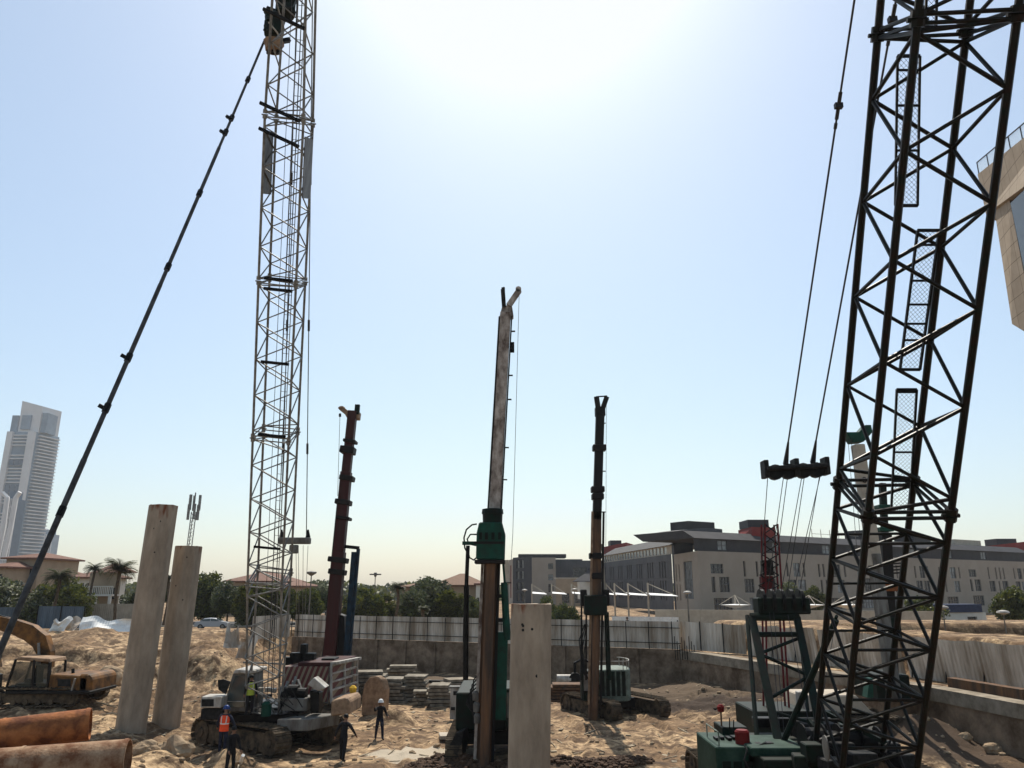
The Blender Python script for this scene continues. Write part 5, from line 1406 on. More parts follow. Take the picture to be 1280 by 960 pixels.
# inner ladder / ropes
for off in (-.12, .12, .3):
    m2 = MB(); m2.tube(axl(-8) + e1 * off, axl(24) + e1 * off * .9, .012 if off < .3 else .02, n=5); m2.build('hoist_rope', M['rope'], lc)
m2 = MB()
for s_ in np.arange(-8, 24, .4): m2.tube(axl(s_) + e1 * .05 + e2 * .3, axl(s_) + e1 * .3 + e2 * .3, .012, n=4)
for o in (.05, .3): m2.tube(axl(-8) + e1 * o + e2 * .3, axl(24) + e1 * o + e2 * .3, .018, n=5)
m2.build('ladder', M['silver'], lc)
# yoke and pendants
yk = P(368, 677, 36.5)
ya, yb = P(349, 676, 36.5), P(388, 676, 36.5)
m2 = MB(); m2.bar(ya, yb, .36, .3); m2.box(yk + V((0, 0, -.35)), (.4, .25, .4)); yo = m2.build('equaliser_yoke', M['grey'], lc, bevel=.04)
for px in (352, 385): m2 = MB(); m2.tube(P(px, 672, 36.5), P(px, 662, 36.5), .12, .04); m2.build('socket', M['steel_d'], yo)
for px, pt_, Dt in ((383, 391, 24.5), (351, 372, 24.5)):
    m2 = MB(); a = P(px, 668, 36.5); b = P(pt_, -30, Dt); m2.tube(a, b, .022, n=6)
    for f in (.18, .42, .68): q_ = a.lerp(b, f); dd = (b - a).normalized(); m2.tube(q_ - dd * .25, q_ + dd * .25, .055, n=6)
    m2.build('pendant', M['rope'], lc)
for px0, px1 in ((370, 371), (379, 378), (385, 380), (373, 374)):
    m2 = MB(); m2.tube(P(px0, 682, 36.5), P(px1, 800, 41), .012, n=5); m2.build('luffing_rope', M['ropel'], lc)
# hydraulic drive cluster near the top
hp = P(352, 34, 25.2)
vd = thing('hydraulic_hammer', hp, 'dark green hydraulic drive unit hanging beside the top of the silver boom', 'hammer')
def lump(c, r, m, nm, n=9, seed=1):
    mb = MB(); r_ = random.Random(seed)
    for i in range(n):
        o = V((r_.uniform(-1, 1) * r[0], r_.uniform(-1, 1) * r[1], r_.uniform(-1, 1) * r[2]))
        rot = Matrix.Rotation(r_.uniform(-.4, .4), 3, 'Y') @ Matrix.Rotation(r_.uniform(-.6, .6), 3, 'Z')
        mb.box(c + o, (r_.uniform(.15, .4), r_.uniform(.2, .4), r_.uniform(.15, .45)), rot=rot)
        if i % 2: mb.tube(c + o, c + o + V((r_.uniform(-.3, .3), 0, r_.uniform(-.3, .3))), .07)
    return mb.build(nm, m, vd)
m2 = MB(); m2.lathe([(.25, -.5), (.36, -.42), (.4, -.1), (.36, .1), (.4, .35), (.3, .5)], 14, P(343, 33, 25.2)); m2.build('gearbox', M['greend'], vd, smooth=True)
lump(P(343, 33, 25.1), (.2, .25, .3), M['greend'], 'valve_block', 9, 1)
m2 = MB(); m2.lathe([(.2, -.5), (.38, -.4), (.38, .3), (.42, .35), (.42, .5), (.25, .6)], 14, P(357, 8, 25.2)); m2.build('motor', M['greend'], vd, smooth=True)
lump(P(357, 8, 25.1), (.22, .25, .35), M['greend'], 'motor_fittings', 9, 3)
m2 = MB(); m2.lathe([(.30, -.22), (.34, .0), (.40, .12)], 12, P(342, 57, 25.1)); m2.build('clamp_base', M['tan'], vd)
for dx in (-6, 0, 6): m2 = MB(); m2.tube(P(342 + dx, 60, 25.1), P(341 + dx, 67, 25.1), .07); m2.build('clamp_jaw', M['steel_d'], vd)
m2 = MB(); m2.path([P(336, 28, 24.8), P(346, 40, 24.6), P(353, 52, 24.7), P(350, 60, 24.9)], .03); m2.build('hose', M['concl'], vd)
m2 = MB(); m2.bar(P(334, 10, 25.2), P(350, 16, 25.2), .14, .1); m2.build('bracket', M['steel_d'], vd)
m2 = MB(); m2.bar(P(350, 52, 25.2), P(362, 50, 25.4), .16, .16); m2.build('mounting_arm', M['steel_d'], vd)
# slanting stay
sa_, sb_ = P(330, 52, 25.2), P(0, 803, 16.2)
sb2 = sb_ + (sb_ - sa_) * .36
st = thing('slanting_stay', sb2, 'long jointed tubular stay slanting from the top of the silver boom to the lower left', 'stay')
dv = sb_ - sa_
sag = lambda f: sa_ + dv * f - V((0, 0, .32 * math.sin(PI * min(1, f / 1.36))))
for f0, f1, r in ((0, .28, .045), (.28, .55, .055), (.55, .8, .06), (.8, 1.0, .068), (1.0, 1.36, .08)):
    m2 = MB(); m2.path([sag(f0 + (f1 - f0) * q / 5) for q in range(6)], r, 9); m2.build('tube', M['staygrey'], st, smooth=True)
for f, k in ((.11, 0), (.21, 1), (.245, 1), (.38, 0), (.52, 0), (.665, 1), (.735, 1), (.86, 0), (1.02, 1)):
    q_ = sag(f); dd = dv.normalized(); m2 = MB(); m2.tube(q_ - dd * .12, q_ + dd * .12, .085, n=8)
    if k: m2.box(q_ + V((-.12, 0, .03)), (.16, .1, .1), rot=Matrix.Rotation(.5, 3, 'Y'))
    m2.build('coupling', M['steel_d'], st)
# crane undercarriage and superstructure
yw = math.atan2(-.56, .83)
hd_ = V((.83, -.56, 0)).normalized(); pr_ = V((.56, .83, 0)).normalized()
tc1 = V((-12.2, 36.95, H(-12.2, 36.95) - .05)); track_unit(lc, tc1, yw, 5.9, 1.15, .85)
tc2 = tc1 + pr_ * 3.25; tc2.z = 0; track_unit(lc, tc2, yw, 5.9, 1.15, .85)
m2 = MB(); m2.box(tc1 + pr_ * 1.6 + V((0, 0, .75)), (2.6, 3.0, .5), yw); m2.build('carbody', M['steel_d'], lc)
m2 = MB(); m2.tube(tc1 + pr_ * 1.6 + V((0, 0, .9)), tc1 + pr_ * 1.6 + V((0, 0, 1.4)), 1.1, n=20); m2.build('slew_ring', M['steel_d'], lc)
# deck
pbox(280, 372, 893, 903, 36.6, 5.0, M['steel_d'], 'deck', lc)
pbox(345, 385, 899, 914, 35.8, 1.6, M['grey'], 'front_step_plate', lc, skew=1.0)
pbox(351, 383, 873, 889, 36.6, 1.2, M['grey'], 'winch_box', lc)
for i, (x, y) in enumerate(((356, 866), (367, 864), (377, 868))):
    m2 = MB(); p = P(x, y, 37); m2.tube(p - V((.22, 0, 0)), p + V((.22, 0, 0)), .28, n=14); m2.build('winch_drum', M['steel_d'], lc)
for x0, y0, x1, y1 in ((352, 874, 360, 852), (362, 872, 370, 846), (374, 872, 366, 852), (383, 880, 372, 850)):
    m2 = MB(); m2.bar(P(x0, y0, 36.8), P(x1, y1, 37.4), .1, .12); m2.build('gantry_strut', M['grey'], lc)
m2 = MB(); a = P(386, 858, 36.6); m2.prism([P(384, 856, 36.6), P(392, 847, 36.6), P(407, 860, 36.6), P(398, 864, 36.6)], V((0, .8, 0))); m2.build('tilted_cover', M['white'], lc, bevel=.03)
m2 = MB(); m2.prism([P(387, 863, 36.7), P(399, 866, 36.7), P(398, 892, 36.7), P(388, 890, 36.7)], V((0, .7, 0))); m2.build('hydraulic_tank', M['steel_d'], lc, bevel=.03)
# cab
m2 = MB()
fr = [P(276, 890, 36.6), P(284, 866, 36.6), P(291, 842, 36.6), P(296, 838, 36.6), P(318, 839, 36.6), P(318, 890, 36.6)]
m2.prism(fr, V((-.1, 1.6, 0))); cb = m2.build('cab', M['grey'], lc, bevel=.04)
m2 = MB(); m2.prism([P(281, 884, 36.55), P(288, 862, 36.55), P(294, 845, 36.55), P(307, 846, 36.55), P(305, 884, 36.55)], V((0, .03, 0))); m2.build('windscreen', M['glass'], cb)
m2 = MB(); m2.prism([P(308.5, 846, 36.55), P(316, 846, 36.55), P(316, 888, 36.55), P(307, 888, 36.55)], V((0, .03, 0))); m2.build('door_opening', M['black'], cb)
m2 = MB(); m2.prism([P(291, 842, 36.3), P(294, 837, 36.3), P(318, 838, 36.3), P(318, 842, 36.3)], V((0, 1.9, 0))); m2.build('roof', M['white'], cb, bevel=.03)
m2 = MB(); m2.prism([P(272, 850, 36.4), P(279, 849, 36.4), P(288, 852, 36.4), P(282, 868, 36.4), P(273, 862, 36.4)], V((0, .06, 0))); m2.build('mirror', M['black'], cb)
pbox(250, 276, 871, 885, 35.8, 1.0, M['white'], 'hose_cover_box', lc)
m2 = MB(); m2.prism([P(252, 874, 35.78), P(267, 874, 35.78), P(267, 883, 35.78), P(252, 883, 35.78)], V((0, .02, 0))); m2.build('grille', M['black'], lc)
pbox(250, 277, 886, 900, 35.9, .9, M['black'], 'side_step_box', lc)
p = P(330, 872, 36.4); m2 = MB(); m2.lathe([(.22, -.3), (.22, .2), (.1, .32)], 12, P(333, 886, 36.4)); m2.build('green_tank', M['green'], lc)
for x, y in ((318, 863), (326, 862), (335, 862), (342, 863)): m2 = MB(); m2.box(P(x, y, 37.2), (.24, .3, .18), .2); m2.build('deck_fitting', M['white'], lc)
for x0, y0, x1, y1 in ((320, 893, 330, 868), (330, 868, 344, 893), (304, 828, 356, 830), (312, 893, 312, 850)): m2 = MB(); m2.bar(P(x0, y0, 36.9), P(x1, y1, 36.9), .07, .07); m2.build('foot_strut', M['silver'], lc)

r_ = random.Random(21)
for i in range(14):
    x = r_.uniform(318, 384); y = r_.uniform(868, 892); D = r_.uniform(36.2, 37.6)
    m2 = MB(); m2.path([P(x, y, D), P(x + r_.uniform(-8, 8), y - r_.uniform(4, 14), D + .1), P(x + r_.uniform(-16, 16), y + r_.uniform(2, 12), D)], .022); m2.build('hydraulic_hose', M['black'], lc)
for i in range(9):
    x = r_.uniform(320, 384); y = r_.uniform(862, 888); D = r_.uniform(36.9, 38)
    m2 = MB(); m2.box(P(x, y, D), (r_.uniform(.15, .4), .3, r_.uniform(.12, .4)), r_.uniform(-.5, .5)); m2.build('valve_block', M[('steel_d', 'black', 'grey')[i % 3]], lc, bevel=.02)
m2 = MB(); a = P(281, 892, 36.5); m2.path([a, a + V((0, 0, .5)), a + V((1.2, 0, .5)), a + V((1.2, 0, 0))], .02); m2.build('step_rail', M['white'], lc)

# striped machinery house: body of the maroon rig
ra_ = thing('drilling_rig', V((-9.5, 42, 0)), 'maroon masted drilling rig with a red and white striped engine house behind the left crane', 'drilling rig', 'drilling rigs')
pbox(350, 414, 833, 878, 40.5, 4.0, M['haz'], 'striped_house', ra_, skew=.5)
pbox(372, 414, 828, 833, 40.5, 3.9, M['maroon'], 'house_roof', ra_, skew=.5)
pbox(401, 417, 823, 834, 41.6, 1.2, M['steel_d'], 'exhaust_box', ra_)
# white ladder rail side
a = P(414, 832, 40.4); b = P(414, 879, 40.4); sk = V((.62, 3.4, 0))
m2 = MB()
for f in (0, .22, .44, .66, .9): q_ = a.lerp(b, f); m2.bar(q_, q_ + sk, .12, .08)
for f in (0, .5, 1): m2.bar(a + sk * f, b + sk * f, .1, .1)
m2.prism([a + V((-.05, 0, .05)), a + V((.25, 0, .05)), a + V((.25, 0, .0)) + sk, a + sk], V((0, 0, .12)))
m2.build('side_guard_rail', M['white'], ra_)
m2 = MB(); m2.box(a + sk * .5 + V((-.3, 0, -.9)), (.4, 3.2, 1.7), math.atan2(-.62, 3.4)); m2.build('side_panel', M['grey'], ra_)
m2 = MB(); m2.prism([P(413, 895, 36.8), P(437, 893, 36.8), P(437, 877, 36.8), P(433, 872, 36.8), P(414, 876, 36.8)], V((.15, 2.0, .0))); m2.build('counterweight', M['tan'], ra_, bevel=.05)
m2 = MB(); p = P(441, 868, 39); m2.lathe([(.1, -.5), (.12, .1)], 8, p); m2.lathe([(.16, .1), (.18, .3), (.08, .4)], 8, p); m2.build('beacon_post', M['hely'], ra_)
D_ = 48.5
def pm(x, y): return P(x, y, D_)
m2 = MB(); m2.bar(pm(411, 840), pm(424, 690), .8, .74, (1, 0, 0)); m2.build('lower_mast', M['maroon'], ra_, bevel=.03)
m2 = MB(); m2.bar(pm(424, 690), pm(433, 590), .7, .64, (1, 0, 0)); m2.build('middle_mast', M['maroon'], ra_, bevel=.03)
m2 = MB(); m2.bar(pm(433, 590), pm(441, 514), .6, .54, (1, 0, 0)); m2.build('upper_mast', M['maroon'], ra_, bevel=.03)
for y, x, w_ in ((552, 438, .8), (563, 435, .9), (598, 434, .86), (628, 429.5, .95), (648, 430, .85), (700, 423, 1.15), (715, 422, 1.0)): m2 = MB(); m2.box(pm(x, y), (w_, .95, .2 + .25 * (int(y) % 3) / 2), rot=Matrix.Rotation(.12, 3, 'Y')); m2.build('mast_bracket', M['mastd'], ra_, bevel=.04)
m2 = MB(); m2.prism([pm(397, 850), pm(432, 850), pm(430, 770), pm(417, 765), pm(410, 770)], V((0, 1.0, 0))); m2.build('mast_foot', M['mastd'], ra_, bevel=.04)
m2 = MB(); m2.prism([pm(434, 523), pm(448, 523), pm(449, 514), pm(443, 516), pm(436, 512), pm(430, 516)], V((0, .7, 0))); hdm = m2.build('mast_head', M['tan'], ra_, bevel=.03)
m2 = MB(); m2.bar(pm(436, 518), pm(426, 510), .3, .3); m2.lathe([(.15, -.1), (.25, 0), (.15, .1)], 8, pm(427, 510)); m2.build('sheave_arm', M['tan'], hdm)
m2 = MB(); m2.bar(pm(446, 518), pm(447, 506), .25, .3); m2.build('sheave_arm', M['greend'], hdm)
m2 = MB(); m2.tube(pm(425, 517), pm(422, 620), .015); m2.tube(pm(425, 517), pm(425, 521), .08); m2.build('auxiliary_rope', M['rope'], ra_)
m2 = MB(); m2.bar(pm(423, 630), pm(410, 760), .18, .18); m2.bar(pm(423, 630), pm(428, 628), .15, .15); m2.build('feed_cylinder', M['steel_d'], ra_)
m2 = MB(); m2.bar(pm(427, 730), pm(422, 775), .14, .14); m2.bar(pm(415, 725), pm(408, 776), .14, .14); m2.build('hydraulic_ram', M['silver'], ra_)
m2 = MB(); m2.bar(pm(443, 690), pm(430, 855), .36, .3); m2.bar(pm(448, 686), pm(434, 850), .2, .2); m2.build('blue_auxiliary_mast', M['blue'], ra_)
m2 = MB(); m2.bar(pm(430, 683), pm(449, 685), .2, .2); m2.build('top_link', M['steel_d'], ra_)
m2 = MB(); m2.box((-11.3, 51, 1.7), (2.4, 4.0, 1.3)); m2.build('rig_body', M['maroon'], ra_, bevel=.06)
for x in (-12.6, -10.0): track_unit(ra_, V((x, 50, 0)), PI / 2, 5, 1.0, .7)
m2 = MB(); m2.box((-11.3, 50, .8), (2.4, 1.6, .4)); m2.build('carbody', M['steel_d'], ra_)
# clutter behind the crane deck: valve blocks
for i, (x, y, w_, h_) in enumerate(((372, 822, .7, .5), (388, 825, .5, .7), (362, 826, .5, .4), (380, 815, .3, .8))):
    m2 = MB(); m2.box(P(x, y, 42), (w_, .5, h_)); m2.build('roof_fitting', M['steel_d'], ra_, bevel=.03)

# ================================================================== central rig
rB = thing('drilling_rig', V((-1.3, 35.5, 0)), 'central drilling rig with a tall grey mast and green rotary head behind the nearest pile', 'drilling rig', 'drilling rigs')
D_ = 34.2
m2 = MB(); m2.bar(pm(617, 665), pm(632, 392), .56, .5, (1, 0, 0)); m2.build('upper_mast', M['mastgrey'], rB, bevel=.02)
for o in (-.30, .29):
    m2 = MB(); m2.bar(pm(617, 665) + V((o, -.05, 0)), pm(632, 398) + V((o, -.05, 0)), .5, .06, (1, 0, 0)); m2.build('mast_rail', M['mastd'], rB)
r_ = random.Random(4)
for y, s_ in ((435, .12), (560, .1), (500, .08), (600, .14), (470, .1), (415, .16)):
    x = 632 - (y - 392) * 15 / 273; m2 = MB(); m2.box(pm(x + 9, y) + V((.05, -.1, 0)), (.22, .1, .05 if y != 435 else .5)); m2.build('rope_guide', M['steel_d'], rB)
m2 = MB(); m2.prism([pm(624, 397), pm(642, 395), pm(640, 382), pm(628, 381)], V((0, .5, 0))); hdB = m2.build('mast_head', M['mastgrey'], rB, bevel=.03)
m2 = MB(); m2.bar(pm(630, 384), pm(628.5, 362), .16, .2); m2.bar(pm(627, 361), pm(631, 360), .1, .1); m2.build('sheave_arm', M['mastd'], hdB)
m2 = MB(); m2.bar(pm(636, 382), pm(649, 363), .2, .26); m2.tube(pm(648, 362) - V((0, .1, 0)), pm(648, 362) + V((0, .3, 0)), .14, n=12); m2.build('sheave_arm', M['mastgrey'], hdB)
m2 = MB(); m2.tube(pm(649, 366), pm(641, 668), .012); m2.tube(pm(641, 668), pm(639, 700), .012); m2.build('auxiliary_rope', M['rope'], rB)
# lower mast and kelly
m2 = MB(); m2.bar(pm(614, 700), pm(604, 975), .62, .6, (1, 0, 0)); m2.build('lower_mast', M['rustd'], rB, bevel=.02)
for o, m_, r_w in ((-.36, 'mastgrey', .09), (.02, 'rustd', .12), (.36, 'mastd', .1), (-.16, 'rustd', .07)):
    m2 = MB(); m2.bar(pm(614, 698) + V((o, -.36, 0)), pm(604, 975) + V((o, -.36, 0)), r_w, .12, (1, 0, 0)); m2.build('mast_rail', M[m_], rB)
m2 = MB(); m2.tube(pm(613, 700) + V((.05, -.75, 0)), pm(604, 960) + V((.05, -.75, 0)), .2, n=14); m2.build('kelly_bar', M['rustd'], rB, smooth=True)
# rotary head
m2 = MB(); m2.prism([pm(596, 700), pm(631, 701), pm(632, 670), pm(628, 655), pm(600, 655), pm(597, 668)], V((0, -1.0, 0))); rh = m2.build('rotary_head', M['green'], rB, bevel=.05)
m2 = MB(); p = pm(616, 650) + V((0, -.5, 0)); m2.lathe([(.42, -.3), (.44, .2), (.48, .22), (.46, .42), (.34, .45)], 16, p); m2.build('upper_drive', M['greend'], rh, smooth=True)
for x in (602, 609, 617, 625): m2 = MB(); q_ = pm(x, 672) + V((0, -1.03, 0)); m2.box(q_, (.13, .08, .3)); m2.build('gear_motor', M['greend'], rh)
m2 = MB(); m2.box(pm(613, 703) + V((0, -.5, 0)), (1.3, 1.1, .16)); m2.build('lower_flange', M['mastd'], rh, bevel=.02)
m2 = MB(); m2.box(pm(612, 680) + V((0, -1.01, 0)), (1.28, .06, .1)); m2.build('dark_rib', M['mastd'], rh)  # thin dark bar across the front of the rotary head
for pts in ([(596, 655), (590, 656), (583, 662), (580, 672), (581, 685), (585, 692)], [(596, 668), (588, 668), (584, 674), (586, 680), (596, 682)], [(597, 696), (592, 700), (587, 697), (585, 690)]):
    m2 = MB(); m2.path([pm(x, y) for x, y in pts], .035); m2.build('hose', M['greend'], rh)
m2 = MB(); m2.bar(pm(578, 679), pm(597, 679), .22, .15); m2.build('hose_arm', M['green'], rh)
m2 = MB(); m2.tube(pm(585, 682), pm(583, 732), .09); m2.tube(pm(583, 732), pm(582, 850), .12, n=8); m2.build('hose_bundle', M['steel_d'], rB)
m2 = MB(); m2.bar(pm(629, 704), pm(631, 730), .1, .1); m2.tube(pm(630, 728), pm(634, 800), .15, .18); m2.build('feed_cylinder', M['green'], rB)
m2 = MB(); m2.bar(pm(628, 790) + V((0, .1, 0)), pm(625, 900) + V((0, .1, 0)), .4, .48, (1, 0, 0)); m2.build('backstay_column', M['green'], rB, bevel=.03)
for y in (745, 775, 830, 900): x = 613 - (y - 700) * 10 / 275; m2 = MB(); m2.box(pm(x + 3, y) + V((.1, .2, 0)), (1.15, .5, .16)); m2.build('mast_bracket', M['mastd'], rB)
for k in range(5):
    m2 = MB(); x = 592 - 2 * k; m2.path([pm(598, 842 + 5 * k), pm(x, 850 + 6 * k), pm(x - 1, 880), pm(592 + k, 905 - 2 * k), pm(600, 900)], .03); m2.build('hose', M['black'], rB)
for k in range(3): m2 = MB(); m2.lathe([(.12, -.18), (.14, .1), (.08, .2)], 10, pm(595 + 1 * k, 868 + 14 * k) + V((0, -.4, 0))); m2.build('valve', M['grey'], rB)
m2 = MB(); m2.box((-.9, 37.2, 1.9), (3.0, 4.6, 1.5)); m2.build('rig_body', M['greend'], rB, bevel=.06)
m2 = MB(); m2.box((.2, 35.3, 2.0), (1.0, 1.4, 1.7)); m2.build('cab', M['greend'], rB, bevel=.05)
m2 = MB(); m2.box((.2, 34.57, 2.2), (.85, .05, 1.0)); m2.build('cab_window', M['glass'], rB)
for x in (-2.4, .6): track_unit(rB, V((x, 36.5, 0)), PI / 2, 5.0, .95, .7)
m2 = MB(); m2.box((-.9, 36.5, .75), (2.5, 2.0, .5)); m2.build('carbody', M['steel_d'], rB)
m2 = MB(); m2.prism([V((-3.0, 34.0, .0)), V((-2.2, 34.0, .0)), V((-2.0, 34.0, 1.3)), V((-2.3, 34.0, 1.2))], V((.2, 1.2, 0))); m2.build('mud_guard', M['black'], rB)

# ================================================================== right-hand drill rig
rC = thing('drilling_rig', V((5.6, 46.8, 0)), 'drilling rig with thin black mast and rounded pale green engine house, right of centre', 'drilling rig', 'drilling rigs')
D_ = 45.2
m2 = MB(); m2.bar(pm(746, 650), pm(750, 520), .5, .5, (1, 0, 0)); m2.build('upper_mast', M['mastd'], rC, bevel=.02)
m2 = MB(); m2.bar(pm(745.5, 745), pm(746, 640), .5, .5, (1, 0, 0)); m2.build('middle_mast', M['rustd'], rC, bevel=.02)
m2 = MB(); m2.bar(pm(741, 900), pm(745, 765), .6, .48, (1, 0, 0)); m2.build('lower_mast', M['rustd'], rC, bevel=.02)
for o in (-.34, .32):
    m2 = MB(); m2.bar(pm(743, 880) + V((o, -.3, 0)), pm(747, 640) + V((o, -.3, 0)), .1, .12, (1, 0, 0)); m2.build('mast_rail', M['mastd'] if o > 0 else M['tan'], rC)
for y, x, w_ in ((560, 749, .8), (612, 747, .78), (621, 747, .7), (695, 744, .7), (720, 745, .66)): m2 = MB(); m2.box(pm(x, y), (w_, .7, .35)); m2.build('mast_bracket', M['mastd'], rC, bevel=.04)
for y in (529, 589, 640): m2 = MB(); m2.bar(pm(750, y), pm(757, y), .06, .06); m2.build('rope_guide', M['steel_d'], rC)
m2 = MB(); m2.box(pm(750, 515), (.6, .5, .5)); hdC = m2.build('mast_head', M['mastd'], rC)
for x0, x1 in ((748, 745.5), (753, 758.5)): m2 = MB(); m2.bar(pm(x0, 512), pm(x1, 496), .2, .3); m2.build('sheave_arm', M['mastd'], hdC)
m2 = MB(); m2.bar(pm(745, 496), pm(759, 495), .07, .07); m2.build('head_link', M['mastd'], hdC)
m2 = MB(); m2.tube(pm(758, 500), pm(757, 770), .012); m2.build('auxiliary_rope', M['rope'], rC)
m2 = MB(); m2.box(pm(743, 756) + V((0, -.4, 0)), (1.25, 1.0, 1.1)); rh = m2.build('rotary_head', M['greend'], rC, bevel=.06)
for x in (729, 757): m2 = MB(); m2.box(pm(x, 747) + V((0, -.2, 0)), (.35, .5, .9)); m2.build('drive_motor', M['mastd'], rh, bevel=.04)
for x in (727, 733): m2 = MB(); m2.bar(pm(x, 742), pm(x - .5, 850), .1, .1); m2.build('hose_rail', M['mastd'], rC)
m2 = MB(); m2.tube(pm(743, 770) + V((0, -.6, 0)), pm(742, 885) + V((0, -.6, 0)), .17, n=12); m2.build('kelly_bar', M['rustd'], rC, smooth=True)
m2 = MB(); m2.bar(pm(758, 765), pm(761, 850), .3, .25); m2.build('feed_cylinder', M['greend'], rC, bevel=.03)
m2 = MB(); m2.bar(pm(752, 680), pm(757, 745), .07, .07); m2.build('side_stay', M['concl'], rC)
for k in range(4): m2 = MB(); m2.path([pm(731 + k, 780), pm(724 + 2 * k, 800 + 6 * k), pm(728 + k, 840), pm(736, 850)], .03); m2.build('hose', M['black'], rC)
# rounded engine house
bx, by = P(766, 850, 47.2).x, 47.6
z0, z1 = P(766, 876, 46.5).z, P(766, 832, 46.5).z
poly = []
for k in range(13):
    a = -PI / 2 + PI * k / 12; poly.append(V((bx + .55 + .5 * math.cos(a) * 1.0, by + 1.35 * math.sin(a) , z0)))
poly += [V((bx - .9, by + 1.35, z0)), V((bx - .9, by - 1.35, z0))]
m2 = MB(); m2.prism(poly, V((0, 0, z1 - z0 - .2))); hs = m2.build('engine_house', M['greenp'], rC, bevel=.04)
for k in range(5):
    m2 = MB(); x = bx - .7 + .3 * k; m2.box((x, by - 1.37, (z0 + z1) / 2), (.2, .04, (z1 - z0) * .7)); m2.build('louvre', M['greend'], hs)
m2 = MB()
for k in range(0, 14, 2):
    a = -PI / 2 + PI * k / 13; q_ = V((bx + .5 + .5 * math.cos(a), by + 1.3 * math.sin(a), z1 - .2)); m2.tube(q_, q_ + V((0, 0, .45)), .025)
m2.path([V((bx + .5 + .5 * math.cos(-PI / 2 + PI * k / 13), by + 1.3 * math.sin(-PI / 2 + PI * k / 13), z1 + .25)) for k in range(14)] , .03); m2.path([V((bx - .9, by - 1.3, z1 + .25)), V((bx + .5, by - 1.3, z1 + .25))], .03)
m2.build('handrail', M['white'], rC)
m2 = MB(); m2.box((bx - 1.45, by - .9, (z0 + z1) / 2 - .1), (.9, 1.3, z1 - z0 - .3)); cbC = m2.build('cab', M['greend'], rC, bevel=.05)
m2 = MB(); m2.box((bx - 1.45, by - 1.57, (z0 + z1) / 2 + .1), (.7, .04, .9)); m2.build('windscreen', M['winl'], cbC)
m2 = MB(); m2.tube((bx - .5, by - .1, .8), (bx - .5, by - .1, z0 + .02), .9, n=20); m2.build('slew_ring', M['steel_d'], rC)
t1a, t1b = G(697, 886, 0), G(770, 904, 0)
yw2 = math.atan2((t1b - t1a).y, (t1b - t1a).x); tcn = (t1a + t1b) / 2; tcn.z = H(tcn.x, tcn.y) - .05
tu = V((-math.sin(yw2), math.cos(yw2), 0))
track_unit(rC, tcn + tu * .35, yw2, 5.1, 1.0, .7); track_unit(rC, tcn + tu * 3.1 + V((.5, 0, .0)), yw2, 5.1, 1.0, .7)
m2 = MB(); m2.box(tcn + tu * 1.7 + V((0, 0, .7)), (2.0, 2.2, .5), yw2); m2.build('carbody', M['steel_d'], rC)

# ================================================================== excavator
ex = thing('excavator', V(G(75, 893, .7)), 'orange excavator with its arm folded towards the left edge, beside the slanting stay', 'excavator')
D_ = 42.5
gz = H(-23, 43.5)
yc = 43.6
track_unit(ex, V((P(55, 880, yc).x, 42.6, gz)), R(4), 4.6, .85, .6); track_unit(ex, V((P(55, 880, yc).x + .2, 45.0, gz)), R(4), 4.6, .85, .6)
m2 = MB(); m2.box((P(60, 880, 43.8).x, 43.8, gz + .75), (2.6, 2.0, .6)); m2.build('carbody', M['steel_d'], ex)
pbox(6, 112, 864, 868, 42.2, 2.8, M['mastd'], 'platform', ex)
m2 = MB(); m2.prism([pm(58, 865), pm(108, 865), pm(110, 847), pm(98, 845), pm(62, 843)], V((0, 2.6, 0))); hs = m2.build('engine_house', M['orange'], ex, bevel=.06)
m2 = MB(); m2.prism([pm(97, 866), pm(114, 866), pm(115, 848), pm(110, 843), pm(99, 843)], V((0, 2.65, 0))); m2.build('counterweight', M['orange'], ex, bevel=.08)
m2 = MB(); m2.prism([P(72, 858, 42.47), P(88, 858, 42.47), P(88, 849, 42.47), P(72, 849, 42.47)], V((0, .02, 0))); m2.build('louvre', M['black'], ex)
m2 = MB(); m2.bar(P(89, 866, 42.4), P(94, 848, 42.4), .12, .05); m2.build('grab_rail', M['white'], ex)
m2 = MB(); m2.tube(pm(78, 844) + V((0, 1, 0)), pm(78, 838) + V((0, 1, 0)), .08); m2.build('exhaust', M['black'], ex)
# cab
m2 = MB()
cabp = [(6, 864), (12, 845), (21, 823), (60, 826), (62, 840), (60, 864)]
cw = [pm(x, y) for x, y in cabp]
cb = None
m2.prism([pm(6, 866), pm(60, 867), pm(60, 860), pm(8, 858)], V((0, 1.5, 0)))
for (a, b) in (((8, 860), (20, 824)), ((40, 862), (43, 825)), ((59, 864), (62, 828))):
    for dy in (0, 1.5): m2.bar(pm(*a) + V((0, dy, 0)), pm(*b) + V((0, dy, 0)), .12, .1)
cb = m2.build('cab', M['mastd'], ex, bevel=.02)
m2 = MB(); m2.prism([pm(18, 825), pm(63, 828), pm(62, 823.5), pm(23, 821)], V((0, 1.55, 0))); m2.build('roof', M['tan'], cb, bevel=.03)
m2 = MB()
for dy in (.04,): m2.prism([pm(10, 858) + V((0, dy, 0)), pm(40, 860) + V((0, dy, 0)), pm(42, 828) + V((0, dy, 0)), pm(20, 827) + V((0, dy, 0))], V((0, .02, 0)))
gl = bpy.data.materials.new('clear_cab_glass'); gl.use_nodes = True; b_ = gl.node_tree.nodes['Principled BSDF']; b_.inputs['Base Color'].default_value = (.05, .06, .05, 1); b_.inputs['Alpha'].default_value = .55; b_.inputs['Roughness'].default_value = .05
m2.build('side_window', gl, cb)
m2 = MB()
for dy in (.04,): m2.prism([pm(44, 860) + V((0, dy, 0)), pm(58, 862) + V((0, dy, 0)), pm(60, 830) + V((0, dy, 0)), pm(45, 829) + V((0, dy, 0))], V((0, .02, 0)))
m2.build('rear_window', gl, cb)
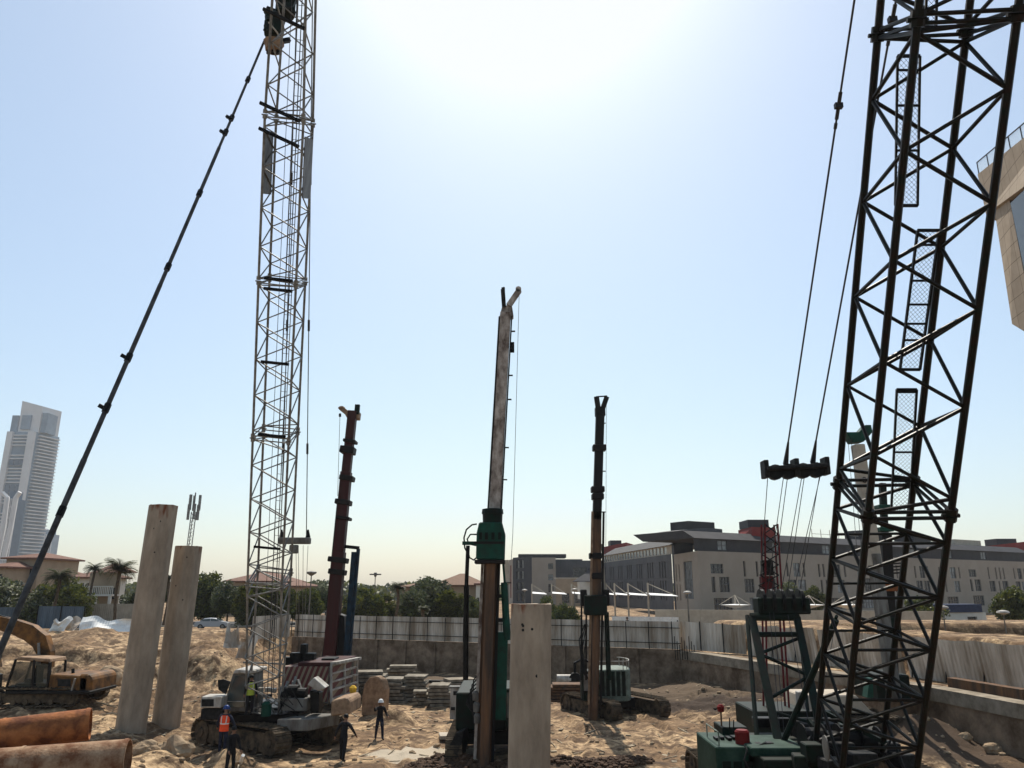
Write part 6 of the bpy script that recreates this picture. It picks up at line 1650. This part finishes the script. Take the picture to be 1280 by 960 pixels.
m2 = MB(); m2.box(pm(32, 853) + V((0, .75, 0)), (.6, .6, .25)); m2.box(pm(38, 843) + V((0, .75, 0)), (.15, .55, .8)); m2.build('seat', M['black'], cb)
# boom: from body up, left and out of frame
def arm(pts, ws, dy, m, nm):
    mb = MB(); vs = []; n = len(pts); 
    P3 = [pm(x, y) + V((0, dy, 0)) for x, y in pts]
    for i, p in enumerate(P3):
        d_ = (P3[min(i + 1, n - 1)] - P3[max(i - 1, 0)]).normalized(); nn = V((-d_.z, 0, d_.x)) * ws[i] / 2
        vs += [p + nn, p - nn, p + nn + V((0, .5, 0)), p - nn + V((0, .5, 0))]
    fs = [(0, 1, 3, 2), tuple((n - 1) * 4 + k for k in (0, 2, 3, 1))]
    for i in range(n - 1):
        a = i * 4; b = a + 4; fs += [(a, b, b + 1, a + 1), (a + 2, a + 3, b + 3, b + 2), (a, a + 2, b + 2, b), (a + 1, b + 1, b + 3, a + 3)]
    mb.add(vs, fs); return mb.build(nm, m, ex)
arm([(32, 840), (32, 820), (26, 804), (12, 793), (-6, 786), (-50, 774)], [.6, .72, .85, .85, .75, .6], 1.6, M['orange'], 'boom')
arm([(-50, 770), (-42, 800), (-34, 840)], [.5, .6, .4], 1.6, M['orange'], 'stick')
m2 = MB(); m2.prism([pm(-42, 838), pm(-18, 846), pm(-20, 868), pm(-40, 872), pm(-52, 856)], V((0, 1.4, 0))); m2.build('bucket', M['steel_d'], ex)
m2 = MB(); m2.tube(pm(28, 838) + V((0, 1.5, 0)), pm(27, 806) + V((0, 1.5, 0)), .07); m2.tube(pm(25, 822) + V((0, 1.5, 0)), pm(26, 838) + V((0, 1.5, 0)), .11); m2.build('boom_cylinder', M['silver'], ex)
m2 = MB(); m2.tube(pm(14, 785) + V((0, 1.8, 0)), pm(-40, 768) + V((0, 1.8, 0)), .09); m2.build('stick_cylinder', M['steel_d'], ex)

# ================================================================== stacks and small things
rs = random.Random(8)
def slabs(px, py_b, D, w_, dep, n, th, rz, lab, grp, m='slab', nm='concrete_slab'):
    p = P(px, py_b, D); z = H(p.x, p.y) 
    for i in range(n):
        c = V((p.x + rs.uniform(-.2, .2), D + rs.uniform(-.15, .15), z + th * (i + .5) + .012 * i))
        mb = MB(); mb.box(c, (w_ * rs.uniform(.82, 1.06), dep * rs.uniform(.85, 1.05), th * .82), rz + rs.uniform(-.11, .11))
        mb.box(c - V((0, 0, th * .46)), (w_ * .9, .12, th * .1), rz)
        o_ = ('bottom', 'second lowest', 'third lowest', 'fourth from the bottom', 'fourth from the top', 'third from the top', 'second from the top', 'topmost')
        pos_ = o_[i] if i < n / 2 else o_[8 - (n - i)]
        mb.build(nm, M[m], org=c, bevel=.015, label=pos_ + ' ' + lab, cat='slab', group=grp)
slabs(462, 870, 53, 2.0, 1.6, 8, .2, .1, 'slab of the tall stack right behind the upright plate', 'slabs in the stack behind the plate')
slabs(501, 852, 58.5, 2.1, 1.2, 7, .22, .05, 'slab of the far stack against the back wall', 'slabs in the far stack')
slabs(494, 874, 52.3, 1.5, 1.6, 7, .2, -.05, 'slab in the left half of the wide middle stack', 'slabs in the left middle stack')
slabs(519, 873, 52.8, 1.5, 1.6, 7, .2, .03, 'slab in the right half of the wide middle stack', 'slabs in the right middle stack')
slabs(527, 879, 50.6, .85, .9, 4, .2, .1, 'small slab of the low front stack', 'slabs in the low front stack')
slabs(547, 882, 50.0, 1.4, 1.6, 6, .2, .0, 'slab of the stack left of the electrical cabinet', 'slabs beside the cabinet')
slabs(571, 868, 53.5, 2.2, 1.3, 6, .2, .35, 'dark slab of the stack behind the central rig hoses', 'slabs behind the rig hoses', m='conc')
slabs(708, 874, 53, 2.3, 1.5, 6, .17, 0, 'rusty plate of the stack right of the nearest pile', 'rusty plates', m='rustd', nm='steel_plate')
for i, (x0, x1, y, D, r, lb) in enumerate(((532, 600, 838, 60, .12, 'long dark steel pipe farthest back on the pit floor by the central rig'), (538, 598, 844, 57, .11, 'long dark steel pipe nearest on the pit floor by the central rig'), (695, 726, 852, 57, .16, 'pale pipe lying behind the rusty plates'))):
    a, b = P(x0, y, D), P(x1, y + 1, D - .6); a.z = b.z = H(a.x, a.y) + r + .25
    mb = MB(); mb.tube(a, b, r, n=12); mb.tube(a + V((.3, 0, 0)), a + V((.4, 0, 0)), r * 1.15, n=12); mb.tube(b - V((.4, 0, 0)), b - V((.3, 0, 0)), r * 1.15, n=12)
    mb.box(a + V((.8, 0, -r - .12)), (.2, .5, .24)); mb.box(b + V((-.8, 0, -r - .12)), (.2, .5, .24))
    mb.build('steel_pipe', M['concl'] if i == 2 else M['steel_d'], org=(a + b) / 2, smooth=True, label=lb, cat='pipe', group='pipes on the pit floor')
# upright plate with rounded top
D_ = 46.5; z0 = H(P(466, 880, D_).x, D_)
pts = [V((pm(x, y).x, D_, max(z0 - .2, pm(x, y).z))) for x, y in ((451, 895), (478, 895), (480, 862), (477, 850), (470, 845), (462, 846), (455, 855), (452, 870))]
mb = MB(); mb.prism(pts, V((.3, .35, 0))); mb.build('upright_slab', M['tan'], org=(pts[0]), bevel=.05, label='upright tan slab with a rounded top standing between two workers', cat='slab')
# electrical cabinet
D_ = 44.5; p = pm(573, 897); p.z = H(p.x, p.y)
t = thing('electrical_cabinet', p, 'light grey electrical cabinet standing left of the central rig', 'cabinet')
mb = MB(); mb.box(p + V((0, .25, .85)), (.95, .5, 1.6)); mb.build('case', M['white'], t, bevel=.02)
mb = MB(); mb.box(p + V((-.05, -.012, 1.38)), (.5, .02, .2)); mb.build('display', M['black'], t)
mb = MB(); mb.box(p + V((-.3, -.014, .6)), (.22, .03, .16)); mb.build('socket_panel', M['black'], t)
mb = MB(); mb.box(p + V((0, .25, 1.69)), (1.05, .6, .06)); mb.build('rain_hood', M['grey'], t)
p = G(566, 920, .08); mb = MB(); mb.box(p + V((0, 0, .02)), (1.3, 1.0, .16), .15); mb.build('paving_slab', M['concl'], org=p, bevel=.02, label='pale flat slab on the ground in front of the electrical cabinet', cat='slab')
# pump set behind
p = P(710, 848, 58); p.z = H(p.x, p.y)
t = thing('water_pump', p, 'dark pump skid with white parts beside the back wall, left of the right-hand rig', 'pump')
mb = MB(); mb.box(p + V((0, 0, .25)), (2.2, .9, .2)); mb.build('skid', M['steel_d'], t)
mb = MB(); mb.tube(p + V((-.8, 0, .7)), p + V((.2, 0, .7)), .32, n=14); mb.build('motor', M['white'], t, smooth=True)
mb = MB(); mb.tube(p + V((.5, -.3, .7)), p + V((.5, .3, .7)), .45, n=14); mb.build('volute', M['steel_d'], t)
mb = MB(); mb.path([p + V((.5, 0, 1.1)), p + V((.5, 0, 1.8)), p + V((.9, 0, 2.0)), p + V((1.6, 0, 1.9))], .1); mb.build('outlet_pipe', M['steel_d'], t)
# white hose in the foreground & timber
p = G(286, 948, .1)
mb = MB(); mb.path([G(299, 960, .1), G(302, 950, .5), G(304, 944, .7)], .07, 7); mb.build('plastic_pipe', M['sheetw'], org=G(299, 960, 0), label='short white plastic pipe sticking up at the lower edge right of the dark crouched worker', cat='pipe')
for i, (x0, y0, x1, y1, D, lb) in enumerate(((118, 878, 148, 868, 44, 'dry branch on the ground right of the excavator'), (150, 893, 128, 884, 40, 'second dry branch left of the tallest pile'), (1015, 905, 1046, 902, 33, 'timber plank behind the green deck of the right crane'))):
    a, b = P(x0, y0, D), P(x1, y1, D); a.z = H(a.x, a.y) + .12; b.z = H(b.x, b.y) + .2
    mb = MB(); mb.path([a, a.lerp(b, .4) + V((0, 0, .06)), b], [.06, .05, .03], 6); mb.path([a.lerp(b, .5), a.lerp(b, .6) + V((.2, .2, .35))], [.03, .015], 5)
    mb.build('wood_branch' if i < 2 else 'timber_plank', M['wood'], org=a, label=lb, cat='wood')
# truss tube lying on the cap wall etc.
p = P(872, 822, 57); 
mb = MB()
for k in range(9): q_ = P(868 - k * 3, 815 + (k % 2), 59); mb.tube(q_ - V((0, 0, .5)), q_ + V((0, 0, .5 + .3 * (k % 3))), .03)
mb.build('rebar_starter_bars', M['steel_d'], org=P(855, 820, 59), label='row of bent steel starter bars on the corner of the pit wall', cat='rebar')

# ================================================================== people
def person(p, yaw, h, top, leg, lab, helmet=None, vest=None, arms=((.25, -.35), (.25, -.35)), stride=.15, lean=.05, skinm='skin', elbow=.3, crouch=0):
    """p feet position; yaw 0 faces -Y; arms = (outward, forward) swing per side"""
    t = thing('person', p, lab, 'person', 'workers')
    k = h / 1.75; Mx = Matrix.Translation(p) @ Matrix.Rotation(yaw, 4, 'Z') @ Matrix.Scale(k, 4)
    vs = [V((0, 0, .95 - crouch)), V((0, -lean * .3, 1.12 - crouch)), V((0, -lean, 1.33 - crouch)), V((0, -lean * 1.2, 1.45 - crouch)), V((0, -lean * 1.3 - .01, 1.53 - crouch)), V((0, -lean * 1.4 - .02, 1.64 - crouch)), V((0, -lean * 1.4 - .02, 1.72 - crouch))]
    rad = [(.15, .11), (.145, .10), (.165, .11), (.10, .08), (.052, .055), (.085, .10), (.07, .08)]
    ed = [(0, 1), (1, 2), (2, 3), (3, 4), (4, 5), (5, 6)]
    hands = []
    for s, (o_, f_) in zip((-1, 1), arms):
        n = len(vs); sh = V((s * .19, -lean * 1.1, 1.40 - crouch)); el = sh + V((s * .28 * math.sin(o_), .28 * math.sin(f_) * 1, -.28 * math.cos(o_) * math.cos(f_)))
        f2 = f_ - elbow; wr = el + V((s * .25 * math.sin(o_ * .5), .25 * math.sin(f2), -.25 * math.cos(f2) * math.cos(o_ * .5))); d_ = (wr - el).normalized(); hd2 = wr + d_ * .08
        vs += [sh, el, wr, hd2]; rad += [(.07, .07), (.048, .048), (.03, .03), (.026, .042)]
        ed += [(3, n), (n, n + 1), (n + 1, n + 2), (n + 2, n + 3)]; hands.append((hd2, d_, s))
    for s in (-1, 1):
        n = len(vs); st_ = s * stride; hip = V((s * .09, 0, .9 - crouch)); kn = V((s * .11, -st_ * .6 - crouch * .6, .49 - crouch * .35)); an = V((s * .12, -st_ + .02 + abs(min(0, st_)) * .2, .09)); to = an + V((s * .02, -.17, -.045))
        vs += [hip, kn, an, to]; rad += [(.092, .092), (.062, .062), (.045, .05), (.042, .035)]; ed += [(0, n), (n, n + 1), (n + 1, n + 2), (n + 2, n + 3)]
    me = bpy.data.meshes.new('tmpb'); me.from_pydata([tuple(v) for v in vs], ed, []); o = bpy.data.objects.new('tmpb', me); COL.objects.link(o)
    sk = o.modifiers.new('s', 'SKIN'); sk.use_smooth_shade = True
    for i, r in enumerate(rad): me.skin_vertices[0].data[i].radius = r
    me.skin_vertices[0].data[0].use_root = True
    for i in range(7, len(rad)): me.skin_vertices[0].data[i].radius = (rad[i][0] * 1.22, rad[i][1] * 1.22)
    sb_ = o.modifiers.new('d', 'SUBSURF'); sb_.levels = 1; sb_.render_levels = 1
    bpy.context.view_layer.update()
    m3 = bpy.data.meshes.new_from_object(o.evaluated_get(bpy.context.evaluated_depsgraph_get())); bpy.data.objects.remove(o)
    mb = MB(Mx); verts = [v.co.copy() for v in m3.vertices]; hc = 1.55 - crouch
    for pl_ in m3.polygons:
        pass
    mb.add(verts, [tuple(pl_.vertices) for pl_ in m3.polygons])
    for i, pl_ in enumerate(m3.polygons):
        c = pl_.center; z = c.z
        hand = any((c - h_[0]).length < .09 for h_ in hands)
        mb.mi[i] = 2 if (z > 1.5 - crouch or hand) else (3 if z < .11 else (1 if z < .95 - crouch else 0))
        if z < .95 - crouch and abs(c.x) > .2: mb.mi[i] = 2 if hand else 0
    mb.cm = 2
    for hp_, d_, s in hands:     # fingers and thumb
        a_ = d_.orthogonal().normalized(); b2 = d_.cross(a_)
        for q in range(4):
            r0 = hp_ + V((0, (q - 1.5) * .02, 0)); L1 = (.035, .042, .038, .03)[q]
            mb.path([r0, r0 + d_ * L1 + V((-s * .006, 0, 0)), r0 + d_ * L1 * 1.7 + V((-s * .022, -.006, 0))], [.010, .009, .007], 5)
        r0 = hp_ - d_ * .03 + V((0, -.03, 0)); mb.path([r0, r0 + d_ * .03 + V((-s * .01, -.02, 0)), r0 + d_ * .055 + V((-s * .02, -.015, 0))], [.012, .010, .008], 5)
    hx = vs[5]
    mb.path([hx + V((0, -.095, .03)), hx + V((0, -.125, -.01)), hx + V((0, -.10, -.02))], [.008, .014, .01], 5)   # nose
    for s in (-1, 1): mb.box(hx + V((s * .088, .0, .0)), (.02, .035, .06))
    mb.build('body', [M[top], M[leg], M[skinm], M['black']], t, smooth=True)
    if helmet:
        mb = MB(Mx); mb.lathe([(.128, .0), (.125, .05), (.10, .1), (.055, .135), (.01, .145)], 14, hx + V((0, 0, .04)))
        mb.lathe([(.15, 0), (.145, .012), (.12, .015)], 14, hx + V((0, -.02, .035))); mb.build('helmet', M[helmet], t, smooth=True)
    else:
        mb = MB(Mx); mb.lathe([(.1, -.02), (.108, .04), (.09, .09), (.04, .12)], 12, hx + V((0, .012, .03))); mb.build('hair', M['black'], t, smooth=True)
    if vest:
        mb = MB(Mx); rows = []
        for z, rx, ry in ((.86, .185, .14), (1.0, .18, .135), (1.12, .18, .135), (1.16, .182, .136), (1.26, .195, .142), (1.38, .2, .135), (1.45, .15, .11)):
            f = (z - .95) / .5; rows.append((z - crouch, rx, ry, -lean * max(0, f)))
        n = 16; v2 = []; f2 = []
        for z, rx, ry, oy in rows:
            for i in range(n): a = 2 * PI * i / n; v2.append(V((rx * math.cos(a), oy + ry * math.sin(a), z)))
        for r in range(len(rows) - 1):
            for i in range(n): f2.append((r * n + i, r * n + (i + 1) % n, (r + 1) * n + (i + 1) % n, (r + 1) * n + i))
        mb.add(v2, f2)
        for i in range(len(f2)):
            if i // n == 2: mb.mi[i] = 1
        mb.cm = 1
        for s in (-1, 1):
            for sy in (-1, 1):
                mb.path([V((s * .09, -lean * .4 + sy * .14, 1.14 - crouch)), V((s * .1, -lean * .8 + sy * .146, 1.28 - crouch)), V((s * .1, -lean + sy * .12, 1.43 - crouch))], .022, 4)
        mb.build('vest', [M[vest], M['refl']], t, smooth=True)
    return t
def stand(px, py, D): p = P(px, py, D); p.z = H(p.x, p.y); return p
person(stand(277, 944, 33.6), PI, 1.78, 'navy', 'navy', 'worker in an orange-red vest with silver stripes, back to us, by the left crane tracks', 'helb', 'vest_r', arms=((.5, -.2), (.45, -.3)), stride=.04)
person(V((P(311, 893, 36.1).x, 36.1, P(311, 893, 36.1).z)), 0.3, 1.62, 'darkcl', 'darkcl', 'person in a yellow high-visibility vest at the door of the left crane cab', None, 'vest_y', arms=((.2, -.1), (.2, .1)), stride=.03)
person(stand(428, 948, 34.6), PI * .9, 1.8, 'darkcl', 'darkcl', 'worker in black clothes walking beside the right end of the crane tracks', None, None, arms=((.55, -.25), (.5, .3)), stride=.12, lean=.08)
person(stand(474, 920, 39.5), .4, 1.75, 'darkcl', 'navy', 'worker in dark clothes with a raised arm in front of the upright slab', 'helw', None, arms=((.5, -1.3), (.4, .2)), stride=.2, lean=.02, elbow=1.2)
person(stand(286, 975, 31.0), .8, 1.7, 'darkcl', 'darkcl', 'dark clothed worker cut off by the lower edge below the red vest worker', None, None, arms=((.2, -.4), (.2, -.2)), stride=.05)
pp = P(784, 785, 76); pp.z = 2.5; person(pp, .2, 1.75, 'darkcl', 'darkcl', 'tiny distant person behind the hoarding right of the right-hand drill mast', None, None, stride=.12)

# ================================================================== haze
def haze():
    mb = MB(); mb.box((0, 640, 118), (2600, 1500, 242))
    m = bpy.data.materials.new('haze'); m.use_nodes = True; n = m.node_tree; n.nodes.clear()
    o = n.nodes.new('ShaderNodeOutputMaterial'); v_ = n.nodes.new('ShaderNodeVolumePrincipled')
    v_.inputs['Color'].default_value = (.92, .95, 1, 1); v_.inputs['Density'].default_value = .00013; v_.inputs['Anisotropy'].default_value = .3
    n.links.new(v_.outputs[0], o.inputs['Volume'])
    h = mb.build('haze', m, kind='stuff'); return h
haze()
